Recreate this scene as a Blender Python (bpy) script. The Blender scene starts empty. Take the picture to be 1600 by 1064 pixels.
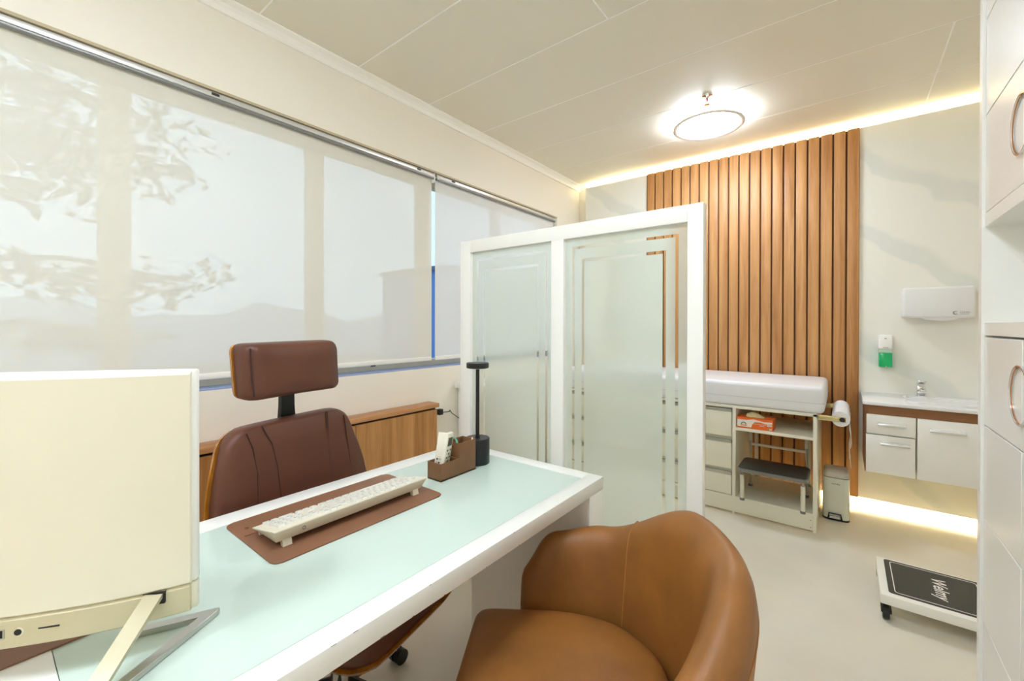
import bpy, bmesh, math, random
from mathutils import Matrix, Vector
random.seed(7)
sc = bpy.context.scene
COL = sc.collection
PI = math.pi

# ------------------------------------------------------------------ camera, world, exposure
F_PX, YAW, PITCH, ROLL, CY = 664.06, math.radians(38.103), math.radians(-0.206), math.radians(0.104), 510.1
fw = Vector((math.cos(YAW) * math.cos(PITCH), math.sin(YAW) * math.cos(PITCH), math.sin(PITCH)))
rt = Vector((math.sin(YAW), -math.cos(YAW), 0)); up = rt.cross(fw)
c_, s_ = math.cos(ROLL), math.sin(ROLL)
R_ = rt * c_ + up * s_; U_ = up * c_ - rt * s_
cam = bpy.data.cameras.new('camera'); co = bpy.data.objects.new('camera', cam); COL.objects.link(co)
co.matrix_world = Matrix(((R_.x, U_.x, -fw.x, 0), (R_.y, U_.y, -fw.y, 0), (R_.z, U_.z, -fw.z, 1.3), (0, 0, 0, 1)))
cam.sensor_width = 36; cam.lens = F_PX / 1600 * 36; cam.shift_y = -(532 - CY) / 1600
cam.clip_start = 0.02; cam.clip_end = 300
sc.camera = co

w = bpy.data.worlds.new('sky'); sc.world = w; w.use_nodes = True
nt = w.node_tree; nt.nodes.clear()
tc = nt.nodes.new('ShaderNodeTexCoord'); sx = nt.nodes.new('ShaderNodeSeparateXYZ'); rp = nt.nodes.new('ShaderNodeValToRGB')
bg = nt.nodes.new('ShaderNodeBackground'); wo = nt.nodes.new('ShaderNodeOutputWorld')
rp.color_ramp.elements[0].position = 0.0; rp.color_ramp.elements[0].color = (.52, .71, 1, 1)
rp.color_ramp.elements[1].position = 0.8; rp.color_ramp.elements[1].color = (.52, .70, 1, 1)
nt.links.new(tc.outputs['Generated'], sx.inputs[0]); nt.links.new(sx.outputs['Z'], rp.inputs[0])
nt.links.new(rp.outputs[0], bg.inputs[0]); nt.links.new(bg.outputs[0], wo.inputs[0])
bg.inputs[1].default_value = .86

vs = sc.view_settings
sc.display_settings.display_device = 'sRGB'
vs.view_transform = 'Standard'; vs.look = 'None'; vs.gamma = 1; vs.use_curve_mapping = False
vs.exposure = 1.04
sc.cycles.diffuse_bounces = 8; sc.cycles.max_bounces = 16; sc.cycles.transmission_bounces = 12
sc.cycles.transparent_max_bounces = 12; sc.cycles.sample_clamp_indirect = 6

LAMP_CEILING = 24.0     # round ceiling lamps
LAMP_COVE = 16.0        # led strips behind the back panel

# ------------------------------------------------------------------ materials
def lin(c):
    return tuple((x / 255 / 12.92 if x / 255 <= .04045 else ((x / 255 + .055) / 1.055) ** 2.4) for x in c)
def new_mat(name):
    m = bpy.data.materials.new(name); m.use_nodes = True
    return m, m.node_tree, m.node_tree.nodes['Principled BSDF']
def mat(name, rgb, rough=.5, metal=0, spec=.5, bump=0, bscale=200, var=0, vscale=6, coat=0):
    m, t, b = new_mat(name); c = lin(rgb)
    b.inputs['Base Color'].default_value = (*c, 1); b.inputs['Roughness'].default_value = rough
    b.inputs['Metallic'].default_value = metal; b.inputs['Specular IOR Level'].default_value = spec
    if coat: b.inputs['Coat Weight'].default_value = coat; b.inputs['Coat Roughness'].default_value = .06
    co_ = t.nodes.new('ShaderNodeTexCoord')
    if bump:
        n = t.nodes.new('ShaderNodeTexNoise'); n.inputs['Scale'].default_value = bscale; n.inputs['Detail'].default_value = 4
        bp = t.nodes.new('ShaderNodeBump'); bp.inputs['Strength'].default_value = bump; bp.inputs['Distance'].default_value = .002
        t.links.new(co_.outputs['Object'], n.inputs['Vector']); t.links.new(n.outputs['Fac'], bp.inputs['Height'])
        t.links.new(bp.outputs[0], b.inputs['Normal'])
    if var:
        n = t.nodes.new('ShaderNodeTexNoise'); n.inputs['Scale'].default_value = vscale; n.inputs['Detail'].default_value = 5
        r = t.nodes.new('ShaderNodeValToRGB')
        r.color_ramp.elements[0].position = .3; r.color_ramp.elements[0].color = (*[x * (1 - var) for x in c], 1)
        r.color_ramp.elements[1].position = .7; r.color_ramp.elements[1].color = (*[min(1, x * (1 + var)) for x in c], 1)
        t.links.new(co_.outputs['Object'], n.inputs['Vector']); t.links.new(n.outputs['Fac'], r.inputs[0])
        t.links.new(r.outputs[0], b.inputs['Base Color'])
    return m
def emit(name, rgb, strength):
    m = bpy.data.materials.new(name); m.use_nodes = True; t = m.node_tree; t.nodes.clear()
    e = t.nodes.new('ShaderNodeEmission'); o = t.nodes.new('ShaderNodeOutputMaterial')
    e.inputs[0].default_value = (*lin(rgb), 1); e.inputs[1].default_value = strength
    t.links.new(e.outputs[0], o.inputs[0]); return m
def wood(name, dark, light, axis='Z', rough=.4, scale=14, coat=0):
    m, t, b = new_mat(name)
    tcn = t.nodes.new('ShaderNodeTexCoord'); oi = t.nodes.new('ShaderNodeObjectInfo')
    ad = t.nodes.new('ShaderNodeVectorMath'); ad.operation = 'MULTIPLY_ADD'
    cb = t.nodes.new('ShaderNodeCombineXYZ')
    for i in range(3): t.links.new(oi.outputs['Random'], cb.inputs[i])
    mp = t.nodes.new('ShaderNodeMapping'); s = [scale] * 3; s['XYZ'.index(axis)] = scale * .05
    mp.inputs['Scale'].default_value = s
    ad.inputs[1].default_value = (9, 7, 11)
    t.links.new(cb.outputs[0], ad.inputs[0]); t.links.new(tcn.outputs['Object'], ad.inputs[2])
    t.links.new(ad.outputs[0], mp.inputs[0])
    n1 = t.nodes.new('ShaderNodeTexNoise'); n1.inputs['Scale'].default_value = 1.0; n1.inputs['Detail'].default_value = 3; n1.inputs['Distortion'].default_value = .6
    n2 = t.nodes.new('ShaderNodeTexNoise'); n2.inputs['Scale'].default_value = 9; n2.inputs['Detail'].default_value = 4
    for n in (n1, n2): t.links.new(mp.outputs[0], n.inputs['Vector'])
    mx = t.nodes.new('ShaderNodeMath'); mx.operation = 'MULTIPLY_ADD'; mx.inputs[1].default_value = .35
    t.links.new(n2.outputs['Fac'], mx.inputs[0]); t.links.new(n1.outputs['Fac'], mx.inputs[2])
    r = t.nodes.new('ShaderNodeValToRGB'); r.color_ramp.elements[0].position = .45; r.color_ramp.elements[1].position = .9
    r.color_ramp.elements[0].color = (*lin(dark), 1); r.color_ramp.elements[1].color = (*lin(light), 1)
    t.links.new(mx.outputs[0], r.inputs[0]); t.links.new(r.outputs[0], b.inputs['Base Color'])
    b.inputs['Roughness'].default_value = rough; b.inputs['Specular IOR Level'].default_value = .35
    if coat: b.inputs['Coat Weight'].default_value = coat; b.inputs['Coat Roughness'].default_value = .15
    return m
def marble(name):
    m, t, b = new_mat(name)
    tcn = t.nodes.new('ShaderNodeTexCoord'); s = t.nodes.new('ShaderNodeSeparateXYZ'); t.links.new(tcn.outputs['Object'], s.inputs[0])
    n = t.nodes.new('ShaderNodeTexNoise'); n.inputs['Scale'].default_value = 2.6; n.inputs['Detail'].default_value = 3; t.links.new(tcn.outputs['Object'], n.inputs['Vector'])
    a = t.nodes.new('ShaderNodeMath'); a.operation = 'MULTIPLY_ADD'; a.inputs[1].default_value = -.72   # z - .72 y
    t.links.new(s.outputs['Y'], a.inputs[0]); t.links.new(s.outputs['Z'], a.inputs[2])
    d = t.nodes.new('ShaderNodeMath'); d.operation = 'MULTIPLY_ADD'; d.inputs[1].default_value = .30
    t.links.new(n.outputs['Fac'], d.inputs[0]); t.links.new(a.outputs[0], d.inputs[2])
    mr = t.nodes.new('ShaderNodeMapRange'); mr.inputs[1].default_value = 0; mr.inputs[2].default_value = 4
    t.links.new(d.outputs[0], mr.inputs[0])
    r = t.nodes.new('ShaderNodeValToRGB'); cr = r.color_ramp
    base, vein = (*lin((238, 236, 226)), 1), (*lin((226, 227, 219)), 1)
    cr.elements[0].position = 0; cr.elements[0].color = base; cr.elements[1].position = 1; cr.elements[1].color = base
    for cen, wd in ((1.38, .06), (2.2, .06), (2.74, .05), (1.02, .03), (.62, .05)):
        for p, c in ((cen - wd - .02, base), (cen - wd, vein), (cen + wd * .6, vein), (cen + wd + .03, base)):
            e = cr.elements.new(p / 4); e.color = c
    t.links.new(mr.outputs[0], r.inputs[0]); t.links.new(r.outputs[0], b.inputs['Base Color'])
    b.inputs['Roughness'].default_value = .25; return m
def leather(name, rgb, var=.18, rough=.42, vscale=7):
    m = mat(name, rgb, rough, var=var, vscale=vscale, bump=.25, bscale=420, spec=.45)
    return m
def blind_fabric(name, rgb, openness, trans):
    m = bpy.data.materials.new(name); m.use_nodes = True; t = m.node_tree; t.nodes.clear()
    o = t.nodes.new('ShaderNodeOutputMaterial'); d = t.nodes.new('ShaderNodeBsdfDiffuse'); l = t.nodes.new('ShaderNodeBsdfTranslucent')
    tp = t.nodes.new('ShaderNodeBsdfTransparent'); m1 = t.nodes.new('ShaderNodeMixShader'); m2 = t.nodes.new('ShaderNodeMixShader')
    c = (*lin(rgb), 1); d.inputs[0].default_value = c; l.inputs[0].default_value = c
    m1.inputs[0].default_value = trans; m2.inputs[0].default_value = openness
    # fine weave relief
    tcn = t.nodes.new('ShaderNodeTexCoord'); n = t.nodes.new('ShaderNodeTexNoise'); n.inputs['Scale'].default_value = 900
    bp = t.nodes.new('ShaderNodeBump'); bp.inputs['Strength'].default_value = .1; bp.inputs['Distance'].default_value = .0005
    t.links.new(tcn.outputs['Object'], n.inputs['Vector']); t.links.new(n.outputs['Fac'], bp.inputs['Height']); t.links.new(bp.outputs[0], d.inputs['Normal'])
    t.links.new(d.outputs[0], m1.inputs[1]); t.links.new(l.outputs[0], m1.inputs[2])
    t.links.new(m1.outputs[0], m2.inputs[1]); t.links.new(tp.outputs[0], m2.inputs[2]); t.links.new(m2.outputs[0], o.inputs[0]); return m
def thin_glass(name):
    m = bpy.data.materials.new(name); m.use_nodes = True; t = m.node_tree; t.nodes.clear()
    o = t.nodes.new('ShaderNodeOutputMaterial'); tp = t.nodes.new('ShaderNodeBsdfTransparent'); g = t.nodes.new('ShaderNodeBsdfGlossy')
    f = t.nodes.new('ShaderNodeFresnel'); f.inputs[0].default_value = 1.18; mx = t.nodes.new('ShaderNodeMixShader'); g.inputs['Roughness'].default_value = .01
    tp.inputs[0].default_value = (.93, .97, .95, 1)
    t.links.new(f.outputs[0], mx.inputs[0]); t.links.new(tp.outputs[0], mx.inputs[1]); t.links.new(g.outputs[0], mx.inputs[2]); t.links.new(mx.outputs[0], o.inputs[0]); return m
def frosted(name):
    m = bpy.data.materials.new(name); m.use_nodes = True; t = m.node_tree; t.nodes.clear()
    o = t.nodes.new('ShaderNodeOutputMaterial')
    rf = t.nodes.new('ShaderNodeBsdfRefraction'); rf.inputs['Color'].default_value = (.82, .90, .86, 1); rf.inputs['Roughness'].default_value = .33; rf.inputs['IOR'].default_value = 1.25
    tl = t.nodes.new('ShaderNodeBsdfTranslucent'); tl.inputs[0].default_value = (.80, .89, .84, 1)
    df = t.nodes.new('ShaderNodeBsdfDiffuse'); df.inputs[0].default_value = (.80, .88, .83, 1)
    g = t.nodes.new('ShaderNodeBsdfGlossy'); g.inputs['Roughness'].default_value = .04
    f = t.nodes.new('ShaderNodeFresnel'); f.inputs[0].default_value = 1.4
    a = t.nodes.new('ShaderNodeMixShader'); a.inputs[0].default_value = .38
    b = t.nodes.new('ShaderNodeMixShader'); b.inputs[0].default_value = .24; c = t.nodes.new('ShaderNodeMixShader')
    t.links.new(rf.outputs[0], a.inputs[1]); t.links.new(tl.outputs[0], a.inputs[2])
    t.links.new(a.outputs[0], b.inputs[1]); t.links.new(df.outputs[0], b.inputs[2])
    t.links.new(f.outputs[0], c.inputs[0]); t.links.new(b.outputs[0], c.inputs[1]); t.links.new(g.outputs[0], c.inputs[2]); t.links.new(c.outputs[0], o.inputs[0])
    return m

WALL = mat('wall_paint', (243, 237, 224), .55, bump=.05, bscale=90)
FLOOR = mat('floor_vinyl', (224, 217, 202), .22, var=.05, vscale=2.2, spec=.45)
CEIL = mat('ceiling_panel_paint', (231, 226, 211), .5)
JOINT = mat('ceiling_joint_white', (255, 254, 250), .4)
TRIM = mat('white_trim', (250, 248, 240), .35)
WHITE = mat('white_lacquer', (244, 243, 238), .28)
CREAM = mat('cream_laminate', (240, 236, 220), .35)
GLOSSW = mat('gloss_white_door', (238, 237, 232), .26, spec=.35)
SHADOWGAP = mat('dark_gap', (40, 35, 28), .8)
MARBLE = marble('marble_panel')
SLAT = wood('slat_wood', (166, 112, 62), (206, 156, 102), 'Z', .45, 16)
CABWOOD = wood('cabinet_wood', (150, 100, 52), (196, 146, 92), 'Z', .4, 15)
TOPWOOD = wood('cabinet_top_wood', (158, 106, 62), (196, 144, 96), 'X', .4, 15)
VANWOOD = wood('vanity_wood', (122, 80, 48), (150, 104, 68), 'Y', .4, 15)
PLY = wood('plywood_shell', (140, 84, 16), (190, 126, 44), 'Z', .25, 22, .4)
DESKGLASS = mat('mint_desk_glass', (206, 223, 213), .04, spec=.55)
BROWN = leather('brown_leather', (96, 55, 38), .08, .42)
SEAM = mat('brown_seam', (58, 28, 20), .6)
TAN = leather('tan_leather', (146, 95, 43), .2, .46, 6)
TANSEAM = mat('tan_seam', (172, 116, 58), .6)
MATL = leather('desk_mat_leather', (136, 94, 68), .06, .5)
BOXL = leather('organiser_leather', (124, 86, 54), .06, .45)
BLACK = mat('black_metal', (24, 24, 24), .4)
BLACKP = mat('black_plastic', (22, 22, 22), .45)
CHROME = mat('chrome', (225, 225, 225), .08, 1)
ALU = mat('brushed_aluminium', (196, 194, 188), .3, 1)
BLINDALU = mat('blind_rail_aluminium', (222, 222, 220), .35, .6)
COPPER = mat('copper_edge', (190, 130, 80), .2, 1)
CHAMP = mat('champagne_metal', (196, 188, 160), .34, .45)
PCBACK = mat('computer_back_plastic', (240, 233, 212), .28)
PCCHIN = mat('computer_chin_plastic', (206, 196, 162), .38)
PCWHITE = mat('computer_bezel_white', (244, 243, 238), .3)
SCREEN = mat('dark_screen', (14, 15, 18), .1)
KBD = mat('keyboard_plastic', (226, 218, 196), .45)
KEY = mat('keycap_plastic', (232, 229, 219), .4)
INK = mat('dark_print', (52, 50, 48), .6)
VINYLW = mat('white_vinyl_pad', (236, 236, 240), .35, bump=.1, bscale=30)
PAPER = mat('white_paper', (238, 236, 240), .75, bump=.2, bscale=40)
GREYSTEP = mat('rubber_step', (50, 50, 47), .32)
GREYEDGE = mat('grey_step_edge', (120, 122, 118), .4)
ORANGE = mat('orange_card', (236, 110, 36), .45)
CARDW = mat('white_card', (240, 234, 226), .45)
NAVY = mat('navy_print', (44, 62, 90), .5)
LATEX = mat('latex_cream', (226, 216, 170), .5)
GREENLIQ = mat('green_soap', (0, 174, 100), .12, coat=.3)
SOAPCLEAR = mat('pale_green_plastic', (178, 204, 182), .2)
SCALEMAT = mat('scale_rubber', (62, 60, 52), .55)
HANDLE = mat('satin_handle', (236, 236, 234), .25, .35)
BRASS = mat('brass_bracket', (222, 206, 150), .22, .7)
BINW = mat('bin_enamel', (220, 222, 206), .25)
BINLID = mat('bin_lid', (196, 190, 178), .25)
TEAL = mat('teal_handle', (120, 196, 170), .4)
LCD = mat('remote_lcd', (92, 96, 84), .3)
FABRIC = blind_fabric('blind_screen_fabric', (248, 243, 230), .15, .14)
FABRIC2 = blind_fabric('blind_block_fabric', (251, 250, 246), .10, .18)
PANE = thin_glass('window_glass')
FROST = frosted('frosted_glass')
CLEARG = thin_glass('clear_etched_line')
WINFRAME = mat('window_frame_paint', (222, 212, 190), .5)
LAMPM = emit('lamp_diffuser', (227, 239, 253), LAMP_CEILING)
LEDM = emit('led_warm', (255, 241, 200), LAMP_COVE)
LEAF = mat('tree_leaf', (72, 98, 84), .7, var=.3)
BARK = mat('bark', (96, 84, 74), .8)
GROUND = mat('outside_ground', (110, 120, 110), .9)
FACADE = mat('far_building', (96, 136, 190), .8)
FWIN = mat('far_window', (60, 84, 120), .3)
RED = mat('sprinkler_bulb', (220, 60, 50), .2)

# ------------------------------------------------------------------ building helpers
W = {}
def link(o, parent=None):
    COL.objects.link(o)
    if parent is not None: o.parent = parent
    return o
def tag(o, label=None, cat=None, group=None, kind=None):
    for k, v in (('label', label), ('category', cat), ('group', group), ('kind', kind)):
        if v: o[k] = v
    return o
def thing(name, label, cat, loc=(0, 0, 0), rz=0, group=None):
    o = bpy.data.objects.new(name, None); link(o)
    o.location = loc; o.rotation_euler = (0, 0, rz); o.empty_display_size = .05
    W[o] = Matrix.Translation(loc) @ Matrix.Rotation(rz, 4, 'Z')
    return tag(o, label, cat, group)
class MB:
    """collects shapes; build() links them as one mesh object"""
    def __init__(s): s.b = bmesh.new(); s.mi = 0
    def _fin(s, vs, bev=0, seg=2, edges=None):
        if bev:
            es = edges if edges is not None else list({e for v in vs for e in v.link_edges})
            bmesh.ops.bevel(s.b, geom=es, offset=bev, offset_type='OFFSET', segments=seg, profile=.5, affect='EDGES', clamp_overlap=True)
        return s
    def box(s, x0, y0, z0, x1, y1, z1, bev=0, seg=2, mi=None):
        n0 = len(s.b.faces)
        v = [s.b.verts.new(p) for p in ((x0, y0, z0), (x1, y0, z0), (x1, y1, z0), (x0, y1, z0), (x0, y0, z1), (x1, y0, z1), (x1, y1, z1), (x0, y1, z1))]
        fs = [s.b.faces.new([v[i] for i in f]) for f in ((3, 2, 1, 0), (4, 5, 6, 7), (0, 1, 5, 4), (1, 2, 6, 5), (2, 3, 7, 6), (3, 0, 4, 7))]
        if mi is not None:
            for f in fs: f.material_index = mi
        return s._fin(v, bev, seg)
    def prism(s, pts, ex, bev=0, seg=2):
        """pts: 3D polygon; ex: extrusion vector"""
        ex = Vector(ex); a = [s.b.verts.new(p) for p in pts]; b = [s.b.verts.new(Vector(p) + ex) for p in pts]; n = len(pts)
        s.b.faces.new(a[::-1]); s.b.faces.new(b)
        for i in range(n): s.b.faces.new((a[i], a[(i + 1) % n], b[(i + 1) % n], b[i]))
        return s._fin(a + b, bev, seg)
    def lathe(s, prof, c=(0, 0, 0), n=32, axis='Z', cap=True):
        """prof: (radius, height) pairs round an axis through c"""
        rings = []
        for r, h in prof:
            ring = []
            for i in range(n):
                a = 2 * PI * i / n; p = (r * math.cos(a), r * math.sin(a), h)
                if axis == 'X': p = (h, p[0], p[1])
                elif axis == 'Y': p = (p[1], h, p[0])
                ring.append(s.b.verts.new((p[0] + c[0], p[1] + c[1], p[2] + c[2])))
            rings.append(ring)
        for a, b in zip(rings, rings[1:]):
            for i in range(n): s.b.faces.new((a[i], a[(i + 1) % n], b[(i + 1) % n], b[i]))
        if cap: s.b.faces.new(rings[0][::-1]); s.b.faces.new(rings[-1])
        return s
    def tube(s, path, r, n=10, closed=False, flat=None, upv=(0, 0, 1)):
        """sweep of a circle (or a flat w x t bar) along a path"""
        P = [Vector(p) for p in path]; rings = []; N = len(P); U = Vector(upv)
        for i, p in enumerate(P):
            d = (P[(i + 1) % N] - P[i - 1]) if closed else (P[min(i + 1, N - 1)] - P[max(i - 1, 0)])
            d.normalize(); a = d.cross(U)
            if a.length < 1e-4: a = d.cross(Vector((1, 0, 0)))
            a.normalize(); b = a.cross(d).normalized()
            if flat:
                hw, ht = flat[0] / 2, flat[1] / 2
                ring = [p + a * x + b * y for x, y in ((-hw, -ht), (hw, -ht), (hw, ht), (-hw, ht))]
            else:
                rr = r[i] if isinstance(r, (list, tuple)) else r
                ring = [p + a * (rr * math.cos(2 * PI * k / n)) + b * (rr * math.sin(2 * PI * k / n)) for k in range(n)]
            rings.append([s.b.verts.new(q) for q in ring])
        m = len(rings[0])
        for i in range(N if closed else N - 1):
            A, B = rings[i], rings[(i + 1) % N]
            for k in range(m): s.b.faces.new((A[k], A[(k + 1) % m], B[(k + 1) % m], B[k]))
        if not closed: s.b.faces.new(rings[0][::-1]); s.b.faces.new(rings[-1])
        return s
    def grid(s, rows, closed_u=False, closed_v=False):
        V = [[s.b.verts.new(p) for p in r] for r in rows]; n, m = len(V), len(V[0])
        for i in range(n if closed_u else n - 1):
            for j in range(m if closed_v else m - 1):
                s.b.faces.new((V[i][j], V[(i + 1) % n][j], V[(i + 1) % n][(j + 1) % m], V[i][(j + 1) % m]))
        return V
    def build(s, name, m, parent=None, local=False, smooth=40, subsurf=0):
        b = s.b
        bmesh.ops.recalc_face_normals(b, faces=b.faces)
        if parent is not None and not local: bmesh.ops.transform(b, matrix=W[parent].inverted(), verts=b.verts)
        me = bpy.data.meshes.new(name); b.to_mesh(me); b.free()
        for mm in (m if isinstance(m, (list, tuple)) else [m]): me.materials.append(mm)
        if smooth:
            me.polygons.foreach_set('use_smooth', [True] * len(me.polygons)); me.set_sharp_from_angle(angle=math.radians(smooth))
        o = bpy.data.objects.new(name, me); link(o, parent)
        W[o] = W[parent] if parent is not None else Matrix.Identity(4)
        if subsurf:
            md = o.modifiers.new('subdivision', 'SUBSURF'); md.levels = md.render_levels = subsurf
        return o
def box(name, m, parent, *a, bev=0, seg=2, local=False):
    return MB().box(*a, bev=bev, seg=seg).build(name, m, parent, local)
def struct(o): o['kind'] = 'structure'; return o
def arc(c, r, a0, a1, n, f=lambda x, y: (x, y, 0)):
    return [f(c[0] + r * math.cos(a0 + (a1 - a0) * i / n), c[1] + r * math.sin(a0 + (a1 - a0) * i / n)) for i in range(n + 1)]
def rrect(x0, y0, x1, y1, r, n=5):
    p = []
    for cx, cy, a in ((x1 - r, y1 - r, 0), (x0 + r, y1 - r, PI / 2), (x0 + r, y0 + r, PI), (x1 - r, y0 + r, 1.5 * PI)):
        p += [(cx + r * math.cos(a + PI / 2 * i / n), cy + r * math.sin(a + PI / 2 * i / n)) for i in range(n + 1)]
    return p
_txt = {}
def text(name, s, m, parent, origin, xd, yd, size, align='CENTER', shear=0, depth=.0004, bold=0):
    key = (s, align)
    if key not in _txt:
        cu = bpy.data.curves.new('lettering', 'FONT'); cu.body = s; cu.align_x = align; cu.size = 1; cu.resolution_u = 2; cu.offset = bold
        o = bpy.data.objects.new('lettering', cu); COL.objects.link(o)
        bpy.context.view_layer.update()
        me = bpy.data.meshes.new_from_object(o.evaluated_get(bpy.context.evaluated_depsgraph_get()))
        _txt[key] = ([v.co.copy() for v in me.vertices], [tuple(p.vertices) for p in me.polygons])
        bpy.data.objects.remove(o); bpy.data.curves.remove(cu); bpy.data.meshes.remove(me)
    V, Fc = _txt[key]; xd, yd, og = Vector(xd).normalized(), Vector(yd).normalized(), Vector(origin)
    nn = xd.cross(yd)
    inv = W[parent].inverted()
    pts = [inv @ (og + xd * ((v.x + shear * v.y) * size) + yd * (v.y * size) + nn * depth) for v in V]
    me = bpy.data.meshes.new(name); me.from_pydata(pts, [], Fc); me.materials.append(m)
    o = bpy.data.objects.new(name, me); link(o, parent); W[o] = W[parent]; return o

# ------------------------------------------------------------------ room shell
XB, XR, YW, YR, XF, ZC = 3.99, 4.07, 2.27, -0.98, -1.5, 2.79
struct(box('floor', FLOOR, None, XF, YR, -.1, 4.2, 2.6, 0))
# window wall: opening X -1.2..3.615, Z 1.005..2.372
wl = MB()
wl.box(XF, YW, 0, 4.2, YW + .22, 1.0)
wl.box(XF, YW, 2.372, 4.2, YW + .22, ZC + .1)
wl.box(3.618, YW, 1.0, 4.2, YW + .22, 2.372)
wl.box(XF, YW, 1.0, -1.2, YW + .22, 2.372)
wall_left = struct(wl.build('wall_left', WALL))
box('soffit_lip', mat('lip_beige', (190, 176, 146), .6), wall_left, -1.2, YW - .004, 2.366, 3.618, YW + .012, 2.378)
sill = box('window_sill', mat('sill_sky_tint', (150, 165, 205), .3), wall_left, -1.2, YW + .002, 1.0, 3.618, YW + .21, 1.006)  # blue of the reflected sky is mixed into the sill colour
wall_back = struct(box('wall_back', WALL, None, XR, YR, 0, 4.2, YW, ZC + .1))
struct(box('wall_right', WALL, None, XF, YR - .1, 0, 4.2, YR, ZC + .1))
struct(box('wall_front', WALL, None, XF - .1, YR, 0, XF, YW + .2, ZC + .1))
# back wall cladding: marble sheets either side, wooden slats between, all hung clear of floor and ceiling
PT, PB = 2.735, .055
box('marble_panel', MARBLE, wall_back, XB, 1.497, PB, XB + .02, 2.15, PT)
box('marble_panel', MARBLE, wall_back, XB, YR + .01, PB, XB + .02, -.078, PT)
box('slat_backing', mat('backing_brown', (112, 74, 40), .6), wall_back, XB, -.078, PB, XB + .012, 1.497, PT - .004)
box('panel_batten', WHITE, wall_back, XB + .02, 2.05, PB + .2, XR, 2.09, PT - .2)
box('panel_batten', WHITE, wall_back, XB + .02, -.6, PB + .2, XR, -.56, PT - .2)
sm = None
for k in range(20):
    y0 = -.076 + k * .0785
    if sm is None:
        sm = MB().box(XB - .022, 0, PB, XB, .067, PT - .002, bev=.003).build('slat', SLAT, wall_back); o = sm
    else:
        o = sm.copy(); link(o, wall_back)
    o.location.y = y0
# ceiling: boards with white joint strips
ceil = struct(box('ceiling', JOINT, None, XF, YR, ZC, 4.2, YW + .2, ZC + .1))
jx = [XF, -1.26, -.73, -.2, .33, .86, 1.39, 1.92, 2.45, 2.98, 3.51, 4.07]
ends = {6: (.915,), 5: (-.1,), 7: (-.6,), 8: (), 9: (-.418,), 10: (-.418,), 4: (.6,), 3: (1.2,)}
for i in range(len(jx) - 1):
    cuts = [YR] + list(ends.get(i, ())) + [YW]
    for a, b in zip(cuts, cuts[1:]):
        box('ceiling_board', CEIL, ceil, jx[i] + .004, a + .004, ZC - .0013, jx[i + 1] - .004, b - .004, ZC + .0005, bev=.0006, seg=1)
# crown moulding
prof = [(0, 0), (.055, 0), (.055, -.007), (.044, -.010), (.028, -.016), (.016, -.030), (.012, -.046), (.012, -.054), (0, -.054)]
struct(MB().prism([(XF, YW - a, ZC - .0013 + b) for a, b in prof], (XR - XF, 0, 0)).build('trim_1', TRIM, None, smooth=20))
prof2 = [(0, 0), (.04, 0), (.04, -.006), (.03, -.012), (.012, -.03), (.01, -.04), (0, -.04)]
struct(MB().prism([(XR - a, YW, ZC - .0013 + b) for a, b in prof2], (0, -.115, 0)).build('trim_2', TRIM, None, smooth=20))

# window: frame members and panes
win = struct(MB().box(-1.2, 2.40, 1.006, 3.618, 2.46, 1.05).build('window_1', WINFRAME))
box('window_frame', WINFRAME, win, -1.2, 2.40, 2.31, 3.618, 2.46, 2.37)
for a, b in ((-1.2, -1.12), (-.52, -.43), (.326, .425), (1.19, 1.277), (1.985, 2.078), (2.80, 2.89), (3.55, 3.618)):
    box('mullion', WINFRAME, win, a, 2.40, 1.05, b, 2.46, 2.31)
xs = [-1.12, -.52, -.43, .326, .425, 1.19, 1.277, 1.985, 2.078, 2.80, 2.89, 3.55]
for i in range(0, len(xs), 2):
    box('pane', PANE, win, xs[i], 2.43, 1.05, xs[i + 1], 2.434, 2.31)

# ------------------------------------------------------------------ outside
struct(box('ground', GROUND, None, -60, 4, -4.3, 90, 120, -4.2))
def far_building(x0, y0, x1, y1, h, label):
    t = thing('apartment_building', label, 'building', ((x0 + x1) / 2, (y0 + y1) / 2, -4.2))
    box('wall', FACADE, t, x0, y0, -4.2, x1, y1, h)
    box('roof', FWIN, t, x0 - .3, y0 - .3, h, x1 + .3, y1 + .3, h + .4)
    n = int((x1 - x0) / 3)
    for r in range(int((h + 3.5) / 3)):
        for k in range(n):
            cx = x0 + (k + .5) * (x1 - x0) / n
            box('window', FWIN, t, cx - .8, y0 - .08, -3.2 + 3 * r, cx + .8, y0 + .1, -1.6 + 3 * r)
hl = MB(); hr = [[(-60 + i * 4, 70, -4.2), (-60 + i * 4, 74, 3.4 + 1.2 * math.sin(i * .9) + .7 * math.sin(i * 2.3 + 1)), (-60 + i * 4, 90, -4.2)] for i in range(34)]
hl.grid(hr); struct(hl.build('hill', mat('hazy_hill', (188, 198, 208), .9)))  # pale haze of distance is put into the hill colour
far_building(28, 30, 60, 40, 6.6, 'blue tinted far building seen in the gap between blinds')
tr = thing('tree', 'broad tree outside, its branches showing faintly through the left blind', 'tree', (-.6, 6.6, -4.2))
MB().tube([(-.6, 6.6, -4.2), (-.55, 6.6, 0), (-.5, 6.55, 3), (-.45, 6.5, 5.5)], [.22, .18, .13, .05]).build('trunk', BARK, tr)
br = MB(); fol = MB()
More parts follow.
